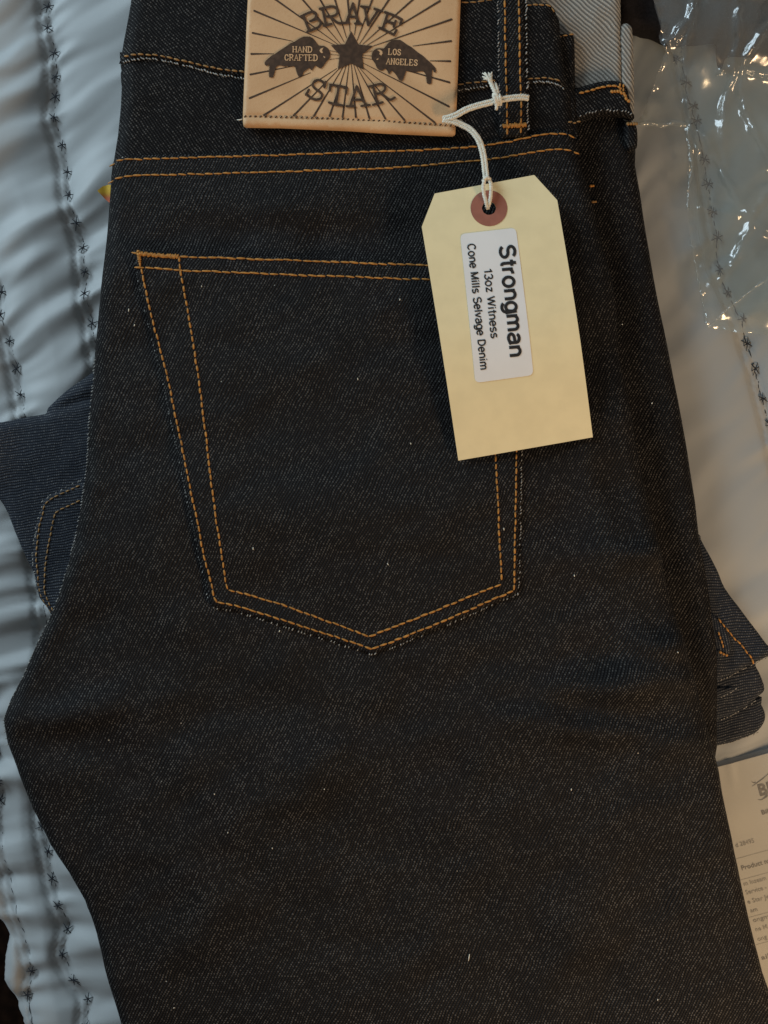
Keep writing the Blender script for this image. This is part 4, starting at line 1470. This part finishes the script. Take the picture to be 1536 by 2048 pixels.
BAG = [(1270, -90), (1284, -20), (1296, 22), (1311, 62), (1309, 88), (1316, 112), (1322, 118), (1312, 150), (1300, 190), (1285, 230), (1268, 243), (1272, 252), (1320, 255), (1368, 254), (1377, 300),
       (1376, 352), (1373, 400), (1380, 470), (1392, 548), (1404, 604), (1412, 640), (1414, 656), (1470, 664), (1560, 672), (1680, 676), (1680, -90)]


FOLDS = [  # soft pinched folds: path, height mm, half width px
    ([(1386, -20), (1367, 48), (1350, 81), (1317, 112)], 4.0, 11), ([(1379, 40), (1360, 100), (1372, 200), (1395, 300)], 3.0, 12),
    ([(1456, 20), (1460, 140), (1440, 260), (1452, 330)], 3.2, 13), ([(1530, 60), (1492, 108), (1475, 150), (1500, 250), (1540, 330)], 3.6, 13),
    ([(1430, 152), (1490, 150), (1600, 160)], 3.0, 10), ([(1500, 440), (1462, 380), (1424, 300), (1396, 262)], 3.0, 12),
    ([(1500, 440), (1450, 428), (1400, 416)], 2.4, 9), ([(1500, 440), (1520, 405), (1560, 350)], 3.0, 10), ([(1500, 440), (1480, 500), (1440, 560)], 2.6, 12),
    ([(1500, 440), (1540, 470), (1600, 500)], 2.6, 10), ([(1376, 260), (1380, 330), (1374, 420)], 2.2, 8), ([(1280, 250), (1372, 250)], 2.0, 7),
    ([(1520, 12), (1440, 18), (1390, 10)], 3.0, 9)]


def fold_h(px, py):
    h = 0
    wx = px + 8 * vnoise(px / 14, py / 14); wy = py + 8 * vnoise(px / 13 + 8, py / 15)
    for pth, mm, w in FOLDS:
        d = seg_dist(wx, wy, smooth(pth, n=5), False)
        h = np.maximum(h, mm * 0.001 * np.clip(1 - d / w, 0, 1) ** 1.4)
    return h


def bag_z(px, py, d):
    base = 0.0095 + 0.0125 * sstep(240, 60, py)
    edge = 0.0030 * np.exp(-(d / 12.0) ** 2) * (0.5 + vnoise(px / 11, py / 11) * 1.6)
    return base + 0.015 * (crumple(px, py) - 0.35) * (0.35 + 0.65 * sstep(0, 40, d)) + np.abs(edge) + fold_h(px, py)


sheet("film", BAG, 0.012, bag_z, 5, FILM, bag, None, jitter=0.5)


def back_z(px, py, d):
    base = 0.0080 + 0.0125 * sstep(240, 60, py)
    return base + 0.010 * (crumple(1900 - px * 1.1, py * 1.1 + 90) - 0.35) * (0.2 + 0.8 * sstep(0, 40, d))


BACK = [(1284, -90), (1300, 30), (1318, 92), (1344, 128), (1372, 200), (1392, 262), (1398, 352), (1392, 430), (1412, 540), (1440, 604), (1520, 640), (1680, 650), (1680, -90)]
sheet("film", BACK, 0.010, back_z, 6, FILM, bag, None, jitter=0.5)
CORN = [(1414, 657), (1450, 622), (1490, 590), (1536, 556), (1600, 512), (1680, 470), (1680, 680), (1560, 676), (1470, 668)]


def corner_z(px, py, d):
    return 0.0185 + 0.010 * (crumple(px + 300, py - 200) - 0.35) + 0.006 * np.clip(d / 60, 0, 1) + 0.0012 * np.exp(-(d / 5) ** 2)


sheet("folded_corner", CORN, 0.018, corner_z, 5, FILM, bag, None, jitter=0.5)
CREASE = [smooth([(1272, 248), (1300, 246), (1330, 250), (1350, 243), (1372, 250)]), smooth([(1374, 250), (1377, 290), (1383, 330), (1378, 370), (1374, 420)]),
          smooth([(1381, 480), (1392, 540), (1404, 600), (1412, 648)]), smooth([(1414, 656), (1452, 621), (1492, 588), (1540, 553)])]
for k, c in enumerate(CREASE):
    zz = (0.0145, 0.0145, 0.0135, 0.0225)[k]
    P = resample(c, 3.0)
    wd = (4.5, 4.0, 2.8, 2.2)[k]
    V, F = [], []
    nk = 5
    tg = np.gradient(P, axis=0)
    tg /= np.linalg.norm(tg, axis=1)[:, None]
    for i, ((x, y), (tx, ty)) in enumerate(zip(P, tg)):
        wl = wd * (0.75 + 0.9 * float(vnoise(i / 3.0 + 50 * k, 3.3)) + 0.3)
        for q in range(nk):
            o = (q / (nk - 1) - 0.5) * 2 * wl
            qx, qy = x - ty * o, y + tx * o
            hh = 0.0016 * float(vnoise(qx / 5.0, qy / 5.0)) + 0.0012 * (1 - (o / wl) ** 2)
            V.append(((qx - 768) * S(zz), (1024 - qy) * S(zz), zz + hh))
    for i in range(len(P) - 1):
        for q in range(nk - 1):
            a_ = i * nk + q
            F.append((a_, a_ + 1, a_ + nk + 1, a_ + nk))
    V, F = fix_up((V, F))
    link("film_crease", V, F, FILM, bag, True)
